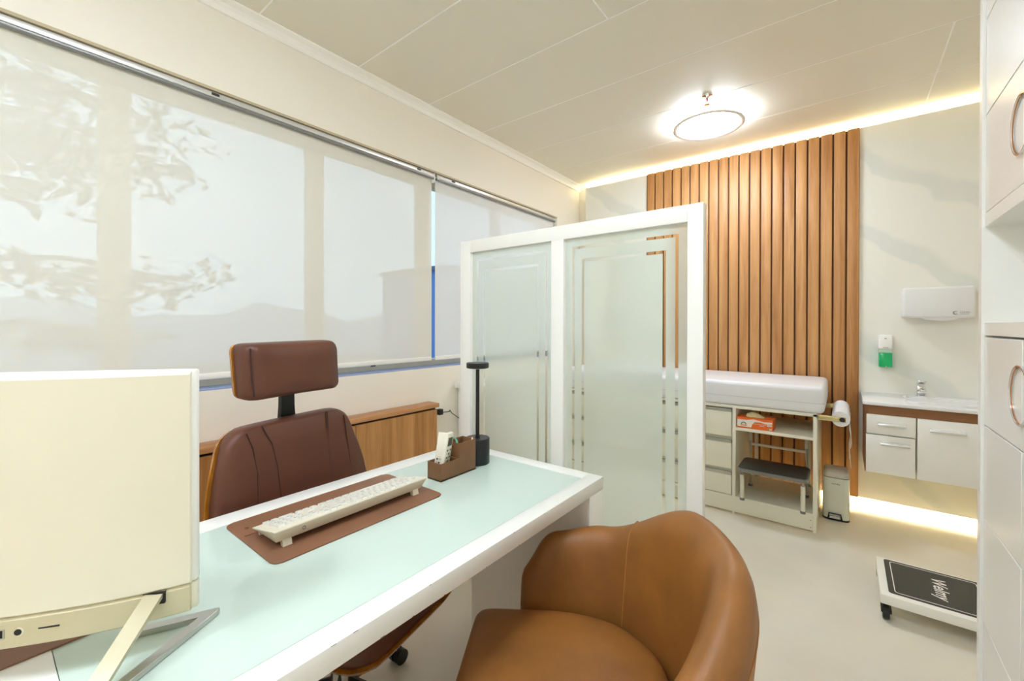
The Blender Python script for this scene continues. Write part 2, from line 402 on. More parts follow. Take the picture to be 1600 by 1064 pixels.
for i in range(15):
    z = random.uniform(.6, 4.8); a = random.uniform(-.5, .5); L = random.uniform(1.0, 2.5) * (1 if i % 3 else -.8)
    e = Vector((-.5 + L * math.cos(a), 6.5 + .6 * math.sin(a) * L - .4, z + random.uniform(-.25, .15)))
    br.tube([(-.52, 6.55, z - .1), (-.5 + L * .5, 6.5, z + .05), e], [.04, .03, .012], 6)
    for k in range(34):
        tt = random.uniform(.25, 1.1); c = Vector((-.52, 6.55, z)).lerp(e, tt) + Vector((random.gauss(0, .22), random.gauss(0, .3), random.gauss(0, .09)))
        for q in range(7):
            p = c + Vector((random.gauss(0, .1), random.gauss(0, .1), random.gauss(0, .05))); r = random.uniform(.04, .09)
            d1 = Vector((random.gauss(0, 1), random.gauss(0, 1), random.gauss(0, .5))).normalized() * r
            d2 = Vector((random.gauss(0, 1), random.gauss(0, .4), random.gauss(0, 1))).normalized() * r * .6
            v = [fol.b.verts.new(p + x) for x in (-d1, d2, d1, -d2)]; fol.b.faces.new(v)
br.build('branch', BARK, tr); fo = fol.build('foliage', LEAF, tr, smooth=0); fo['kind'] = 'stuff'

# ------------------------------------------------------------------ blinds
def blind(x0, x1, fab, label):
    t = thing('roller_blind', label, 'window blind', ((x0 + x1) / 2, 2.29, 1.05), group='roller blinds over the window')
    f = MB(); n = 24
    f.grid([[(x0 + (x1 - x0) * i / n, 2.300, z), (x0 + (x1 - x0) * i / n, 2.300, 1.074)] for i in range(n + 1) for z in (2.345,)])
    f.build('fabric', fab, t)
    box('bottom_bar', WHITE, t, x0 + .002, 2.294, 1.048, x1 - .002, 2.306, 1.076, bev=.004)
    r = MB().box(x0 - .004, 2.272, 2.338, x1 + .004, 2.32, 2.362, bev=.003).build('head_rail', BLINDALU, t)
    MB().lathe([(.011, x0 - .002), (.011, x1 + .002)], (0, 2.285, 2.334), 16, 'X').build('roller_tube', mat('tube_grey', (150, 150, 150), .35, .7), t)
    box('end_bracket', WHITE, t, x1 + .002, 2.274, 2.30, x1 + .008, 2.318, 2.366)
    return t
b1 = blind(-1.15, 2.012, FABRIC, 'wide sheer roller blind with tree shadows, behind the brown office chair')
b2 = blind(2.043, 3.598, FABRIC2, 'opaque white roller blind partly hidden behind the frosted glass screen')
for bx, t in ((.68, b1), (1.86, b1), (2.18, b2)):
    box('rail_clip', INK, t, bx, 2.268, 2.346, bx + .03, 2.273, 2.356)
box('bar_stop', BLACKP, b1, 1.52, 2.288, 1.042, 1.55, 2.296, 1.049)

# ------------------------------------------------------------------ ceiling lamps, sprinkler, led strips
def ceiling_lamp(x, y, label):
    t = thing('ceiling_lamp', label, 'lamp', (x, y, ZC - .0013))
    MB().lathe([(.18, -.004), (.18, 0)], (0, 0, 0), 32).build('mount', WHITE, t, local=True)
    MB().lathe([(.20, -.004), (.222, -.004), (.222, -.05), (.20, -.05)], (0, 0, 0), 64).build('diffuser', LAMPM, t, local=True)
    MB().lathe([(.222, -.046), (.234, -.046), (.236, -.048), (.236, -.056), (.232, -.058), (.214, -.058), (.208, -.053), (.208, -.0505)], (0, 0, 0), 64, cap=False).build('rim', WHITE, t, local=True)
ceiling_lamp(3.29, .785, 'round glowing ceiling lamp with white rim near the slatted wall')
ceiling_lamp(.30, .55, 'added unseen ceiling lamp above the near end of the desk')  # out of view, added to light the near end of the room
ceiling_lamp(-.95, .95, 'added unseen ceiling lamp at the far end behind the computer')  # second unseen lamp, added for more light from the camera side
sp = thing('fire_sprinkler', 'small chrome fire sprinkler with red bulb hanging before the ceiling lamp', 'sprinkler', (2.95, .71, ZC - .0013))
MB().lathe([(.034, 0), (.032, -.006), (.012, -.012), (.009, -.022)], n=20).build('escutcheon', CHROME, sp, local=True)
MB().lathe([(.003, -.022), (.005, -.03), (.005, -.042), (.003, -.048)], n=10).build('bulb', RED, sp, local=True)
fr = MB()
for s in (-1, 1): fr.tube([(s * .009, 0, -.018), (s * .013, 0, -.034), (s * .004, 0, -.056)], .0022, 6)
fr.build('frame_arm', CHROME, sp, local=True)
MB().lathe([(.006, -.054), (.018, -.058), (.018, -.06)], n=16).build('deflector', CHROME, sp, local=True)

tl = thing('led_strip', 'led strip glowing along the ceiling above the slatted wall', 'led strip', (XB + .045, .6, PT - .03), group='led strips of the back wall')
box('led_channel', WHITE, tl, XB + .024, YR + .02, PT - .05, XB + .068, 2.13, PT - .04)
box('led_tape', LEDM, tl, XB + .032, YR + .02, PT - .04, XB + .060, 2.13, PT - .036)
bl = thing('led_strip', 'led strip glowing along the floor under the back wall panels', 'led strip', (XB + .045, .6, PB + .03), group='led strips of the back wall')
box('led_channel', WHITE, bl, XB + .024, YR + .02, PB + .012, XB + .068, 2.13, PB + .02)
box('led_tape', LEDM, bl, XB + .030, YR + .02, PB + .008, XB + .062, 2.13, PB + .012)

# ------------------------------------------------------------------ wooden low cover along the window wall and the white side counter
rc = thing('radiator_cover', 'low wooden wall cabinet under the window blind behind the brown chair', 'cabinet', (1.0, YW - .05, 0))
box('cover_top', TOPWOOD, rc, -.9, YW - .115, .745, 1.955, YW - .008, .772, bev=.002)
box('side_panel', CABWOOD, rc, 1.925, YW - .095, 0, 1.945, YW - .008, .732)
box('shadow_gap', SHADOWGAP, rc, -.9, YW - .09, .730, 1.94, YW - .008, .745)
px = [-.9, -.15, .6, 1.34, 1.945]
for a, b in zip(px, px[1:]):
    box('front_panel', CABWOOD, rc, a + .0015, YW - .105, .04, b - .0015, YW - .087, .732, bev=.001, seg=1)
box('plinth', CABWOOD, rc, -.9, YW - .08, 0, 1.93, YW - .07, .04)
sk = thing('wall_socket', 'black plug and thin cable on the wall beside the wooden cabinet', 'plug', (2.06, YW, .685))
box('plug_body', BLACKP, sk, 2.03, YW - .035, .665, 2.066, YW, .705, bev=.004)
MB().tube([(2.05, YW - .03, .682), (2.10, YW - .03, .678), (2.13, YW - .03, .676), (2.142, YW - .02, .684), (2.16, YW - .02, .66), (2.24, YW - .03, .602), (2.30, YW - .02, .45), (2.33, YW - .01, .02)], .0028, 6).build('cable', BLACKP, sk)
sd = thing('side_counter', 'white counter cupboard against the window wall just behind the glass screen', 'cupboard', (2.5, 2.1, 0))
box('carcass', WHITE, sd, 2.225, 1.985, 0, 2.72, YW - .02, .838, bev=.003)
box('counter_top', WHITE, sd, 2.19, 1.95, .838, 2.76, YW - .02, .880, bev=.004)
box('door', WHITE, sd, 2.24, 1.968, .08, 2.70, 1.986, .82, bev=.002)

# ------------------------------------------------------------------ glass divider screen
dv = thing('divider_screen', 'white framed frosted glass divider screen with clear line pattern behind the desk', 'screen', (1.62, 1.0, 0))
X0, X1 = 1.62, 1.662
def glass(y0, y1, ya, z0, z1):
    def post(name, *a): return box(name, WHITE, dv, *a, bev=.002)
    t = MB()
    ys, zs = {y0, y1}, {z0, z1}
    l1, l2, wd = ya
    ry = [(y0 + l1, y0 + l1 + wd), (y0 + l2, y0 + l2 + wd), (y1 - l1 - wd, y1 - l1), (y1 - l2 - wd, y1 - l2)]
    rz = [(z0 + .06, z0 + .072), (z0 + .115, z0 + .127), (z1 - .047, z1 - .036), (z1 - .105, z1 - .093)]
    for a, b in ry: ys |= {a, b}
    for a, b in rz: zs |= {a, b}
    ys, zs = sorted(ys), sorted(zs)
    def clear(y, z):
        for k in (0, 1):
            iny = [r[0] < y < r[1] for r in (ry[k], ry[k + 2])]; inz = [r[0] < z < r[1] for r in (rz[k], rz[k + 2])]
            if any(iny) and rz[k][0] < z < rz[k + 2][1]: return True
            if any(inz) and ry[k][0] < y < ry[k + 2][1]: return True
        return False
    for x in (X0 + .018,):
        V = {(y, z): t.b.verts.new((x, y, z)) for y in ys for z in zs}
        for a, b in zip(ys, ys[1:]):
            for c, d in zip(zs, zs[1:]):
                f = t.b.faces.new((V[a, c], V[b, c], V[b, d], V[a, d])); f.material_index = 1 if clear((a + b) / 2, (c + d) / 2) else 0
    o = t.build('glass_pane', [FROST, CLEARG], dv, smooth=0)
    e = MB()
    for y in (y0, y1): e.box(X0 + .014, y - .001, z0, X0 + .018, y + .001, z1)
    return o
box('post', WHITE, dv, X0, .401, 0, X1, .456, 1.742, bev=.002)
box('post', WHITE, dv, X0, .983, .05, X1, 1.047, 1.68, bev=.002)
box('post', WHITE, dv, X0, 1.549, 0, X1, 1.622, 1.742, bev=.002)
box('top_rail', WHITE, dv, X0, .456, 1.679, X1, 1.549, 1.742, bev=.002)
box('bottom_rail', WHITE, dv, X0, .456, 0, X1, 1.549, .06, bev=.002)
glass(.456, .983, (.036, .083, .012), .06, 1.679)
glass(1.047, 1.549, (.031, .078, .011), .06, 1.679)

# ------------------------------------------------------------------ desk
dk = thing('desk', 'white desk with a pale mint glass top and worn front edge', 'desk', (.72, 1.05, 0))
DX0, DX1, DY0, DY1, ZT = -.02, 1.42, .69, 1.412, .75
box('frame_front', WHITE, dk, DX0, DY0, .705, DX1, DY0 + .055, ZT, bev=.0015)
box('frame_back', WHITE, dk, DX0, DY1 - .078, .705, DX1, DY1, ZT, bev=.0015)
box('frame_end', WHITE, dk, DX1 - .062, DY0 + .055, .705, DX1, DY1 - .078, ZT, bev=.0015)
box('frame_end', WHITE, dk, DX0, DY0 + .055, .705, DX0 + .104, DY1 - .078, ZT, bev=.0015)
box('top_board', WHITE, dk, DX0 + .1, DY0 + .05, .705, DX1 - .06, DY1 - .07, .742)
box('glass_inlay', DESKGLASS, dk, DX0 + .105, DY0 + .056, .742, DX1 - .063, DY1 - .079, .7492)
box('leg_panel', WHITE, dk, 1.318, DY0 + .001, 0, DX1 - .001, 1.25, .705, bev=.0015)
box('leg_panel', WHITE, dk, DX0 + .001, DY0 + .02, 0, .08, 1.36, .705, bev=.0015)
ch = MB()
for i in range(12):
    x = random.uniform(.35, 1.40); L = random.uniform(.003, .010); zz = random.choice((.7485, .7065))
    ch.box(x, DY0 - .0004, zz, x + L, DY0 + .001, zz + .0008)
ch.box(1.404, DY0 - .0004, .7475, 1.411, DY0 + .0005, .7485)
ck = ch.build('edge_chip', mat('bare_board', (120, 100, 76), .8), dk); ck['kind'] = 'stuff'

# ------------------------------------------------------------------ desk mats
def pad(name, pts, label, grp):
    t = MB().prism([(x, y, ZT - .0005) for x, y in pts], (0, 0, .0035), bev=.001, seg=1).build(name, MATL)
    return tag(t, label, 'desk mat', grp)
pad('desk_mat', rrect(.425, 1.02, .945, 1.328, .022), 'brown leather desk mat lying under the cream keyboard', None)
pad('desk_mat', rrect(-.012, 1.052, .178, 1.335, .012), 'brown leather mat lying under the computer at the desk end', None)
sb = box('mat_tab', MATL, None, .437, 1.215, .7535, .93, 1.222, .7550); sb.parent = bpy.data.objects['desk_mat']; sb.matrix_parent_inverse = Matrix.Identity(4)
MB().tube([(.452, 1.262, .7534), (.456, 1.268, .7534), (.462, 1.262, .7534), (.456, 1.256, .7534)], .0008, 5, closed=True).build('embossed_mark', COPPER, bpy.data.objects['desk_mat'])

# ------------------------------------------------------------------ keyboard (seen from its back)
KX0, KX1, KY0, KY1, KZ = .448, .922, 1.075, 1.203, .7537
kb = thing('keyboard', 'cream full size keyboard tilted on two feet on the brown mat', 'keyboard', (.69, 1.14, KZ))
pf = [(KY0, .045), (KY0 + .002, .048), (KY1, .022), (KY1 + .002, .018), (KY1 - .003, .010), (KY0 + .016, .013)]
kc = MB().prism([(KX0, y, KZ + z) for y, z in pf], (KX1 - KX0, 0, 0))
for v in kc.b.verts:
    if v.co.z < KZ + .0145: v.co.x += .012 if v.co.x < .6 else -.012
bmesh.ops.bevel(kc.b, geom=list(kc.b.edges), offset=.0012, segments=2, profile=.5, affect='EDGES', clamp_overlap=True)
kc.build('case', KBD, kb)
for fx in (KX0 + .025, KX1 - .05):
    MB().prism([(fx, KY0 + .012, KZ + .0165), (fx, KY0 + .028, KZ + .0125), (fx, KY0 + .020, KZ), (fx, KY0 + .008, KZ)], (.022, 0, 0)).build('foot', KBD, kb)
for fx in (KX0 + .014, KX1 - .034): box('front_foot', KBD, kb, fx, KY1 - .012, KZ, fx + .02, KY1 - .004, KZ + .0115)
lg = [(KX0 + .075 + .004 * math.cos(a), KY0 - .0003 + .0028, KZ + .031 + .004 * math.sin(a)) for a in [2 * PI * i / 14 for i in range(14)]]
MB().tube([(x, KY0 + .0048, z) for x, _, z in lg], .0006, 4, closed=True).build('maker_mark', INK, kb)
slope = math.atan2(.026 - .052, KY1 - KY0 - .002)
def ktop(y): return KZ + .048 + (y - KY0 - .002) * (.026 - .052) / (KY1 - KY0 - .002)
ydir = Vector((0, -math.cos(slope), -math.sin(slope)))
rows = [
 ['Esc', '', 'F1', 'F2', 'F3', 'F4', 'F5', 'F6', 'F7', 'F8', 'F9', 'F10', 'F11', 'F12', '', 'Prt', 'Scr', 'Brk'],
 ['~', '1', '2', '3', '4', '5', '6', '7', '8', '9', '0', '-', '=', ('Bksp', 2), '', 'Ins', 'Hm', 'PgU', '', 'Num', '/', '*', '-'],
 [('Tab', 1.5), 'Q', 'W', 'E', 'R', 'T', 'Y', 'U', 'I', 'O', 'P', '[', ']', ('\\', 1.5), '', 'Del', 'End', 'PgD', '', '7', '8', '9', '+'],
 [('Caps', 1.75), 'A', 'S', 'D', 'F', 'G', 'H', 'J', 'K', 'L', ';', "'", ('Enter', 2.25), ('', 3.5), '4', '5', '6', '+'],
 [('Shift', 2.25), 'Z', 'X', 'C', 'V', 'B', 'N', 'M', ',', '.', '/', ('Shift', 2.75), ('', .25), ('', 1), '^', ('', 1.25), '1', '2', '3', 'Ent'],
 [('Ctrl', 1.25), ('Win', 1.25), ('Alt', 1.25), (' ', 6.25), ('Alt', 1.25), ('Fn', 1.25), ('Menu', 1.25), ('Ctrl', 1.25), '', '<', 'v', '>', '', ('0', 2), '.', 'Ent'],
]
u = .0197; kcache = {}
for r, row in enumerate(rows):
    yc = KY0 + .0135 + r * .0196 + (.002 if r else 0); x = KX1 - .010
    for i, k in enumerate(row):
        if isinstance(k, tuple): s, wk = k
        else: s, wk = k, (1 if k else (.25 if r else (.67 if i < 3 else .9)))
        if r == 0 and s: wk = .97
        if s:
            ww = wk * u - .0024; key = round(ww, 4)
            if key not in kcache:
                m = MB(); a = [m.b.verts.new(p) for p in ((-ww / 2, -.0087, 0), (ww / 2, -.0087, 0), (ww / 2, .0087, 0), (-ww / 2, .0087, 0))]
                b = [m.b.verts.new(p) for p in ((-ww / 2 + .0016, -.0068, .006), (ww / 2 - .0016, -.0068, .006), (ww / 2 - .0016, .0076, .006), (-ww / 2 + .0016, .0076, .006))]
                m.b.faces.new(b)
                for q in range(4): m.b.faces.new((a[q], a[(q + 1) % 4], b[(q + 1) % 4], b[q]))
                o = m.build('key', KEY, kb, local=True); kcache[key] = o
            else: o = kcache[key].copy(); link(o, kb); W[o] = W[kb]
            cx = x - wk * u / 2
            o.location = (cx - .69, yc - 1.14, ktop(yc) - KZ - .0005); o.rotation_euler = (slope, 0, PI) if False else (slope, 0, 0)
            if s.strip():
                nrm = Vector((0, -math.sin(slope), math.cos(slope)))
                sz = .0088 if len(s) == 1 else (.0068 if len(s) < 4 else .0062)
                W[o] = W[kb]
                lo = text('legend', s, INK, o, Vector((cx + wk * u / 2 - .0042, yc - .001, ktop(yc))) + nrm * .0056, (-1, 0, 0), ydir, sz, 'LEFT', bold=.014)
                # legend vertices are in the keyboard frame: undo the key's own placement
                lo.matrix_parent_inverse = (Matrix.Translation(o.location) @ o.rotation_euler.to_matrix().to_4x4()).inverted()
        x -= wk * u

# ------------------------------------------------------------------ all-in-one computer (seen from behind)
pcr = math.atan2(-.616, .788)
pc = thing('computer', 'cream all in one computer seen from behind on metal stand', 'computer', (.249, .898, ZT), pcr)
PW, PZ0, PH, CH = .54, .055, .413, .047     # local: x from -PW (left) to 0 (right edge), -y towards the camera
def by(x):
    q = (x + PW / 2) / (PW / 2); return -(.016 + .036 * (1 - abs(q) ** 2.6))
def shell(z0, z1, name, m, inset=.006, top=True):
    b = MB(); n = 36; rows = []
    xsr = [-PW + inset + (PW - 2 * inset) * i / n for i in range(n + 1)]
    for i, x in enumerate(xsr):
        y = by(x)
        rows.append([(x, 0, z0), (x, y + .003, z0), (x, y, z0 + .003), (x, y, z1 - .004), (x, y + .004, z1), (x, 0, z1)])
    V = b.grid(rows); b.b.faces.new(V[0]); b.b.faces.new(V[-1])
    return b.build(name, m, pc, local=True, smooth=35)
shell(PZ0 + CH + .0008, PZ0 + PH, 'back_cover', PCBACK)
shell(PZ0, PZ0 + CH, 'chin_cover', PCCHIN, .0065)
MB().box(-PW, -.011, PZ0 + CH + .001, 0, .006, PZ0 + PH + .004, bev=.004).build('bezel', PCWHITE, pc, local=True)
MB().box(-PW, -.011, PZ0, 0, .006, PZ0 + CH, bev=.004).build('bezel_chin', mat('chin_edge', (232, 226, 206), .35), pc, local=True)
MB().box(-PW + .01, .006, PZ0 + CH + .01, -.01, .0075, PZ0 + PH - .006).build('display', SCREEN, pc, local=True)
def port(name, x, w_, h_, z, m):
    MB().box(x - w_ / 2, by(x) - .0006, z - h_ / 2, x + w_ / 2, by(x) + .004, z + h_ / 2).build(name, m, pc, local=True)
port('card_slot', -.183, .028, .0022, PZ0 + .0255, BLACKP)
o_ = MB().lathe([(.0046, -.0008), (.0046, .003)], (-.2195, by(-.2195), PZ0 + .0245), 18, 'Y').build('audio_jack', BLACKP, pc, local=True)
MB().lathe([(.0072, -.0004), (.0072, .003)], (-.2195, by(-.2195) + .0004, PZ0 + .0245), 24, 'Y').build('jack_ring', PCBACK, pc, local=True)
port('usb_port', -.239, .0075, .0142, PZ0 + .0245, ALU); port('usb_slot', -.2395, .0035, .0115, PZ0 + .0245, SCREEN)
# stand: hinge recess, sloping leg, v-shaped foot
port('hinge_recess', -.0525, .031, .019, PZ0 + CH - .0098, SHADOWGAP)
iW = W[pc].inverted()
hp = iW @ Vector((.188, .905, ZT + PZ0 + CH - .006)); lb = iW @ Vector((.078, .812, ZT + .006)); mid = hp + (lb - hp) * .1
MB().tube([hp + Vector((0, .012, .002)), hp + Vector((0, -.004, 0)), lb], 0, flat=(.026, .008), upv=(0, -.7, .7)).build('stand_leg', CHAMP, pc, local=True)
tip = Vector((.299, .938, 0)); A = Vector((.085, .814, 0)); B = Vector((.176, .997, 0))
def foot_poly():
    def off(p, q, d):
        t = (q - p).normalized(); return Vector((-t.y, t.x, 0)) * d
    oa = off(A, tip, .018); ob = off(tip, B, .018)
    # inner corner: intersection of the two inset lines
    t1, t2 = (tip - A).normalized(), (B - tip).normalized(); p1, p2 = A + oa, B + ob
    den = t1.x * t2.y - t1.y * t2.x; k = ((p2.x - p1.x) * t2.y - (p2.y - p1.y) * t2.x) / den
    inner = p1 + t1 * k
    ta = tip - t1 * .012; tb = tip + t2 * .012
    return [A, ta, tip - t1 * .003 + t2 * .003, tb, B, B + ob, inner, A + oa]
MB().prism([iW @ (p + Vector((0, 0, ZT))) for p in foot_poly()], (0, 0, .010), bev=.001, seg=1).build('stand_foot', ALU, pc, local=True)

# ------------------------------------------------------------------ organiser, remote, scissors, desk lamp
og = thing('desk_organiser', 'brown leather stepped desk organiser beside the black lamp', 'organiser', (1.1, 1.145, ZT))
def tray(name, x0, x1, y0, y1, h, m=BOXL, t=.004):
    b = MB(); b.box(x0, y0, ZT + .0005, x1, y1, ZT + .005)
    b.box(x0, y0, ZT + .0005, x1, y0 + t, ZT + h, bev=.001); b.box(x0, y1 - t, ZT + .0005, x1, y1, ZT + h, bev=.001)
    b.box(x0, y0 + t, ZT + .0005, x0 + t, y1 - t, ZT + h, bev=.001); b.box(x1 - t, y0 + t, ZT + .0005, x1, y1 - t, ZT + h, bev=.001)
    return b.build(name, m, og)
tray('low_tray', 1.012, 1.102, 1.108, 1.178, .062)
tray('tall_box', 1.102, 1.190, 1.108, 1.178, .116)
REMP = mat('remote_plastic', (238, 232, 214), .4); REMB = mat('remote_button', (196, 188, 166), .5)
def remote(name_label, base, topp, nrm, wd, lcd):
    t = thing('remote_control', name_label, 'remote', tuple(base))
    ra, rb = Vector(base), Vector(topp); ax = (rb - ra); L = ax.length; ax.normalize()
    nx = Vector(nrm); nx = (nx - ax * nx.dot(ax)).normalized(); sd_ = nx.cross(ax)
    if sd_.x < 0 and not lcd: pass
    def rb_(a0, a1, s0, s1, n0, n1, bev):
        m = MB(); v = [m.b.verts.new(ra + ax * a + sd_ * q + nx * n) for a in (a0, a1) for q in (s0, s1) for n in (n0, n1)]
        for f in ((0, 1, 3, 2), (4, 6, 7, 5), (0, 2, 6, 4), (1, 5, 7, 3), (0, 4, 5, 1), (2, 3, 7, 6)): m.b.faces.new([v[i] for i in f])
        m._fin(v, bev); return m
    rb_(0, L, -wd / 2, wd / 2, -.016, 0, .003).build('body', REMP, t)
    if lcd: rb_(L * .70, L * .90, -wd * .34, wd * .34, -.0004, .0006, 0).build('display', LCD, t)
    else: rb_(L * .45, L * .455, -wd * .45, wd * .45, -.0004, .0005, 0).build('cover_line', REMB, t)
    for i in range(4 if lcd else 3):
        for j in (-1, 0, 1):
            a0 = L * ((.58 if lcd else .38) - .085 * i)
            rb_(a0, a0 + .006, j * wd * .235 - .0025, j * wd * .235 + .0025, -.0004, .0009, 0).build('button', INK if (i + j) % 2 else REMB, t)
remote('cream remote control with plain cover, front one in the organiser tray', (1.034, 1.152, ZT + .0062), (1.050, 1.140, ZT + .160), (-.80, -.60, 0), .032, False)
remote('cream remote control with grey display, leaning behind in the organiser tray', (1.058, 1.136, ZT + .0062), (1.074, 1.120, ZT + .158), (.30, -.95, 0), .044, True)
scs = thing('scissors', 'teal handled scissors standing in the tall organiser box', 'scissors', (1.125, 1.15, ZT + .01))
MB().tube([(1.118 + .014 * math.cos(a), 1.152 + .006 * math.sin(a), ZT + .112 + .013 * math.sin(a)) for a in [2 * PI * i / 18 for i in range(18)]], .0035, 8, closed=True).build('handle', TEAL, scs)
MB().box(1.116, 1.150, ZT + .006, 1.122, 1.152, ZT + .100).build('blade', CHROME, scs)
pn = thing('pen', 'pale pen leaning in the corner of the tall organiser box', 'pen', (1.18, 1.118, ZT + .01))
MB().lathe([(.0012, 0), (.0034, .006), (.0034, .112), (.002, .116)], (1.180, 1.117, ZT + .006), 10).build('barrel', mat('pen_cream', (236, 214, 170), .4), pn)
MB().lathe([(.0036, .05), (.0036, .053)], (1.180, 1.117, ZT + .006), 10).build('ring', CHROME, pn)

lp = thing('desk_lamp', 'slim black table lamp with disc head on the desk corner', 'lamp', (1.252, 1.156, ZT))
MB().lathe([(.047, 0), (.048, .002), (.048, .098), (.0465, .1), (.02, .1)], n=40).build('base', BLACK, lp, local=True)
MB().lathe([(.0075, .098), (.0075, .38)], n=16).build('stem', BLACK, lp, local=True)
MB().lathe([(.043, .378), (.045, .380), (.045, .397), (.043, .399)], n=40).build('head', BLACK, lp, local=True)
MB().lathe([(.038, .3765), (.038, .378)], n=32).build('head_light', mat('lamp_opal', (236, 234, 226), .5), lp, local=True)
MB().lathe([(.009, .1), (.009, .106)], n=16).build('collar', BLACKP, lp, local=True)

# ------------------------------------------------------------------ brown executive chair
ec = thing('office_chair', 'brown leather office chair with plywood shell behind the desk', 'chair', (.748, 1.512, 0), math.radians(12))
def slab(outline, y_front, thick, round_, name, m, crown=0.0, tilt=0.0, zref=0.0, lean=0.0):
    """upholstered slab in local x,z; +y is the back; outline is list of (x,z)"""
    b = MB(); n = len(outline); cx = sum(p[0] for p in outline) / n; cz = sum(p[1] for p in outline) / n
    hw = max(abs(p[0] - cx) for p in outline)
    rings = []
    K = 7
    def P(x, z, y): return (x, y + lean * (z - zref), z)
    rings_def = [(.25, 1.0)] if False else []
    for s, yy in ((.0, 0), (.35, 0), (.7, .0), (.9, .10), (.97, .26), (1.0, .5), (1.0, .8), (.985, 1.0)):
        if s == 0: continue
        ring = []
        for x, z in outline:
            dx, dz = x - cx, z - cz
            sc_ = s if s < .9 else 1 - (1 - s) * .55 / max(.2, math.hypot(dx, dz) / .25)
            q = (dx * sc_) / hw
            bulge = crown * (1 - q * q) if yy < .5 else 0
            ring.append(P(cx + dx * sc_, cz + dz * sc_, y_front + thick * yy - bulge + (0.03 if name == 'backrest' else 0.012) * q * q * (-1)))
        rings.append([b.b.verts.new(p) for p in ring])
    c0 = b.b.verts.new(P(cx, cz, y_front - crown))
    for i in range(n): b.b.faces.new((c0, rings[0][(i + 1) % n], rings[0][i]))
    for A_, B_ in zip(rings, rings[1:]):
        for i in range(n): b.b.faces.new((A_[i], A_[(i + 1) % n], B_[(i + 1) % n], B_[i]))
    b.b.faces.new(rings[-1])
    return b.build(name, m, ec, local=True, smooth=50)
def smooth_outline(pts, r, n=5):
    out = []; N = len(pts)
    for i in range(N):
        p0, p1, p2 = Vector(pts[i - 1]), Vector(pts[i]), Vector(pts[(i + 1) % N]); ri = r[i] if isinstance(r, (list, tuple)) else r
        a = p1 + (p0 - p1).normalized() * ri; c = p1 + (p2 - p1).normalized() * ri
        for k in range(n + 1):
            t = k / n; out.append(tuple(a * (1 - t) ** 2 + p1 * 2 * t * (1 - t) + c * t * t))
    # fill long edges so the crown can bend them
    res = []
    for i in range(len(out)):
        a, b = Vector(out[i]), Vector(out[(i + 1) % len(out)]); L = (b - a).length; m = max(1, int(L / .04))
        for k in range(m): res.append(tuple(a.lerp(b, k / m)))
    return res
LEAN = .10
bo = smooth_outline([(-.26, .46), (.26, .46), (.315, .66), (.205, .968), (-.248, .966), (-.33, .66)], [.1, .1, .16, .06, .065, .16])
slab(bo, 0.0, .055, .02, 'backrest', BROWN, .012, 0, .46, LEAN)
def ply(outline, y0, t, name, grow=.010, zref=.46, bow=.03, gz=-.006):
    n = len(outline); cx = sum(p[0] for p in outline) / n; cz = sum(p[1] for p in outline) / n; hw = max(abs(p[0] - cx) for p in outline)
    b = MB(); A_, B_ = [], []
    for x, z in outline:
        d = Vector((x - cx, z - cz)); d = Vector((d.x * (1 + grow / hw), d.y * (1 + gz / .2))); q = d.x / hw
        y = y0 - bow * q * q + LEAN * (z - zref)
        A_.append(b.b.verts.new((cx + d.x, y, cz + d.y))); B_.append(b.b.verts.new((cx + d.x * .99, y + t, cz + d.y * .99)))
    ca = b.b.verts.new((cx, y0 + LEAN * (cz - zref), cz)); cb = b.b.verts.new((cx, y0 + t + LEAN * (cz - zref), cz))
    for i in range(n):
        j = (i + 1) % n
        b.b.faces.new((ca, A_[j], A_[i])); b.b.faces.new((cb, B_[i], B_[j])); b.b.faces.new((A_[i], A_[j], B_[j], B_[i]))
    return b.build(name, PLY, ec, local=True, smooth=40)
ply(bo, .056, .014, 'back_shell')
HX = -.02
ho = smooth_outline([(-.178 + HX, 1.05), (.185 + HX, 1.05), (.19 + HX, 1.24), (-.182 + HX, 1.238)], [.03, .03, .04, .03])
def hy(z): return LEAN * (z - .46)
slab(ho, -.036, .082, .02, 'headrest', BROWN, .012, 0, .46, LEAN)
ply(ho, .046, .013, 'headrest_shell', .004, .46, .012)
MB().tube([(x + HX, -.0405 + hy(z), z) for x, z in [(-.164, 1.066), (-.169, 1.12), (-.170, 1.19), (-.168, 1.222)]], .003, 6).build('headrest_seam', SEAM, ec, local=True)
MB().prism([(-.034, .075 + hy(1), .93), (.034, .075 + hy(1), .93), (.026, .075 + hy(1), 1.0), (.028, .075 + hy(1), 1.10), (-.028, .075 + hy(1), 1.10), (-.026, .075 + hy(1), 1.0)], (0, -.02, 0), bev=.004).build('headrest_bracket', BLACKP, ec, local=True)
for pts in ([(-.203, .952), (-.185, .90), (-.175, .82), (-.18, .72), (-.19, .62), (-.20, .50)],
            [(-.150, .964), (-.118, .90), (-.103, .82), (-.098, .72), (-.10, .62), (-.105, .48)],
            [(.104, .966), (.103, .90), (.105, .82), (.110, .72), (.114, .62), (.118, .48)],
            [(.111, .966), (.110, .90), (.112, .82), (.117, .72), (.121, .62), (.125, .48)],
            [(.186, .938), (.190, .90), (.195, .82), (.203, .72), (.210, .62), (.21, .50)]):
    hw = .315
    MB().tube([(x, -.012 * (1 - (x / hw) ** 2) - .03 * (x / hw) ** 2 + hy(z) + .0008, z) for x, z in pts], .0021, 6).build('back_seam', SEAM, ec, local=True)
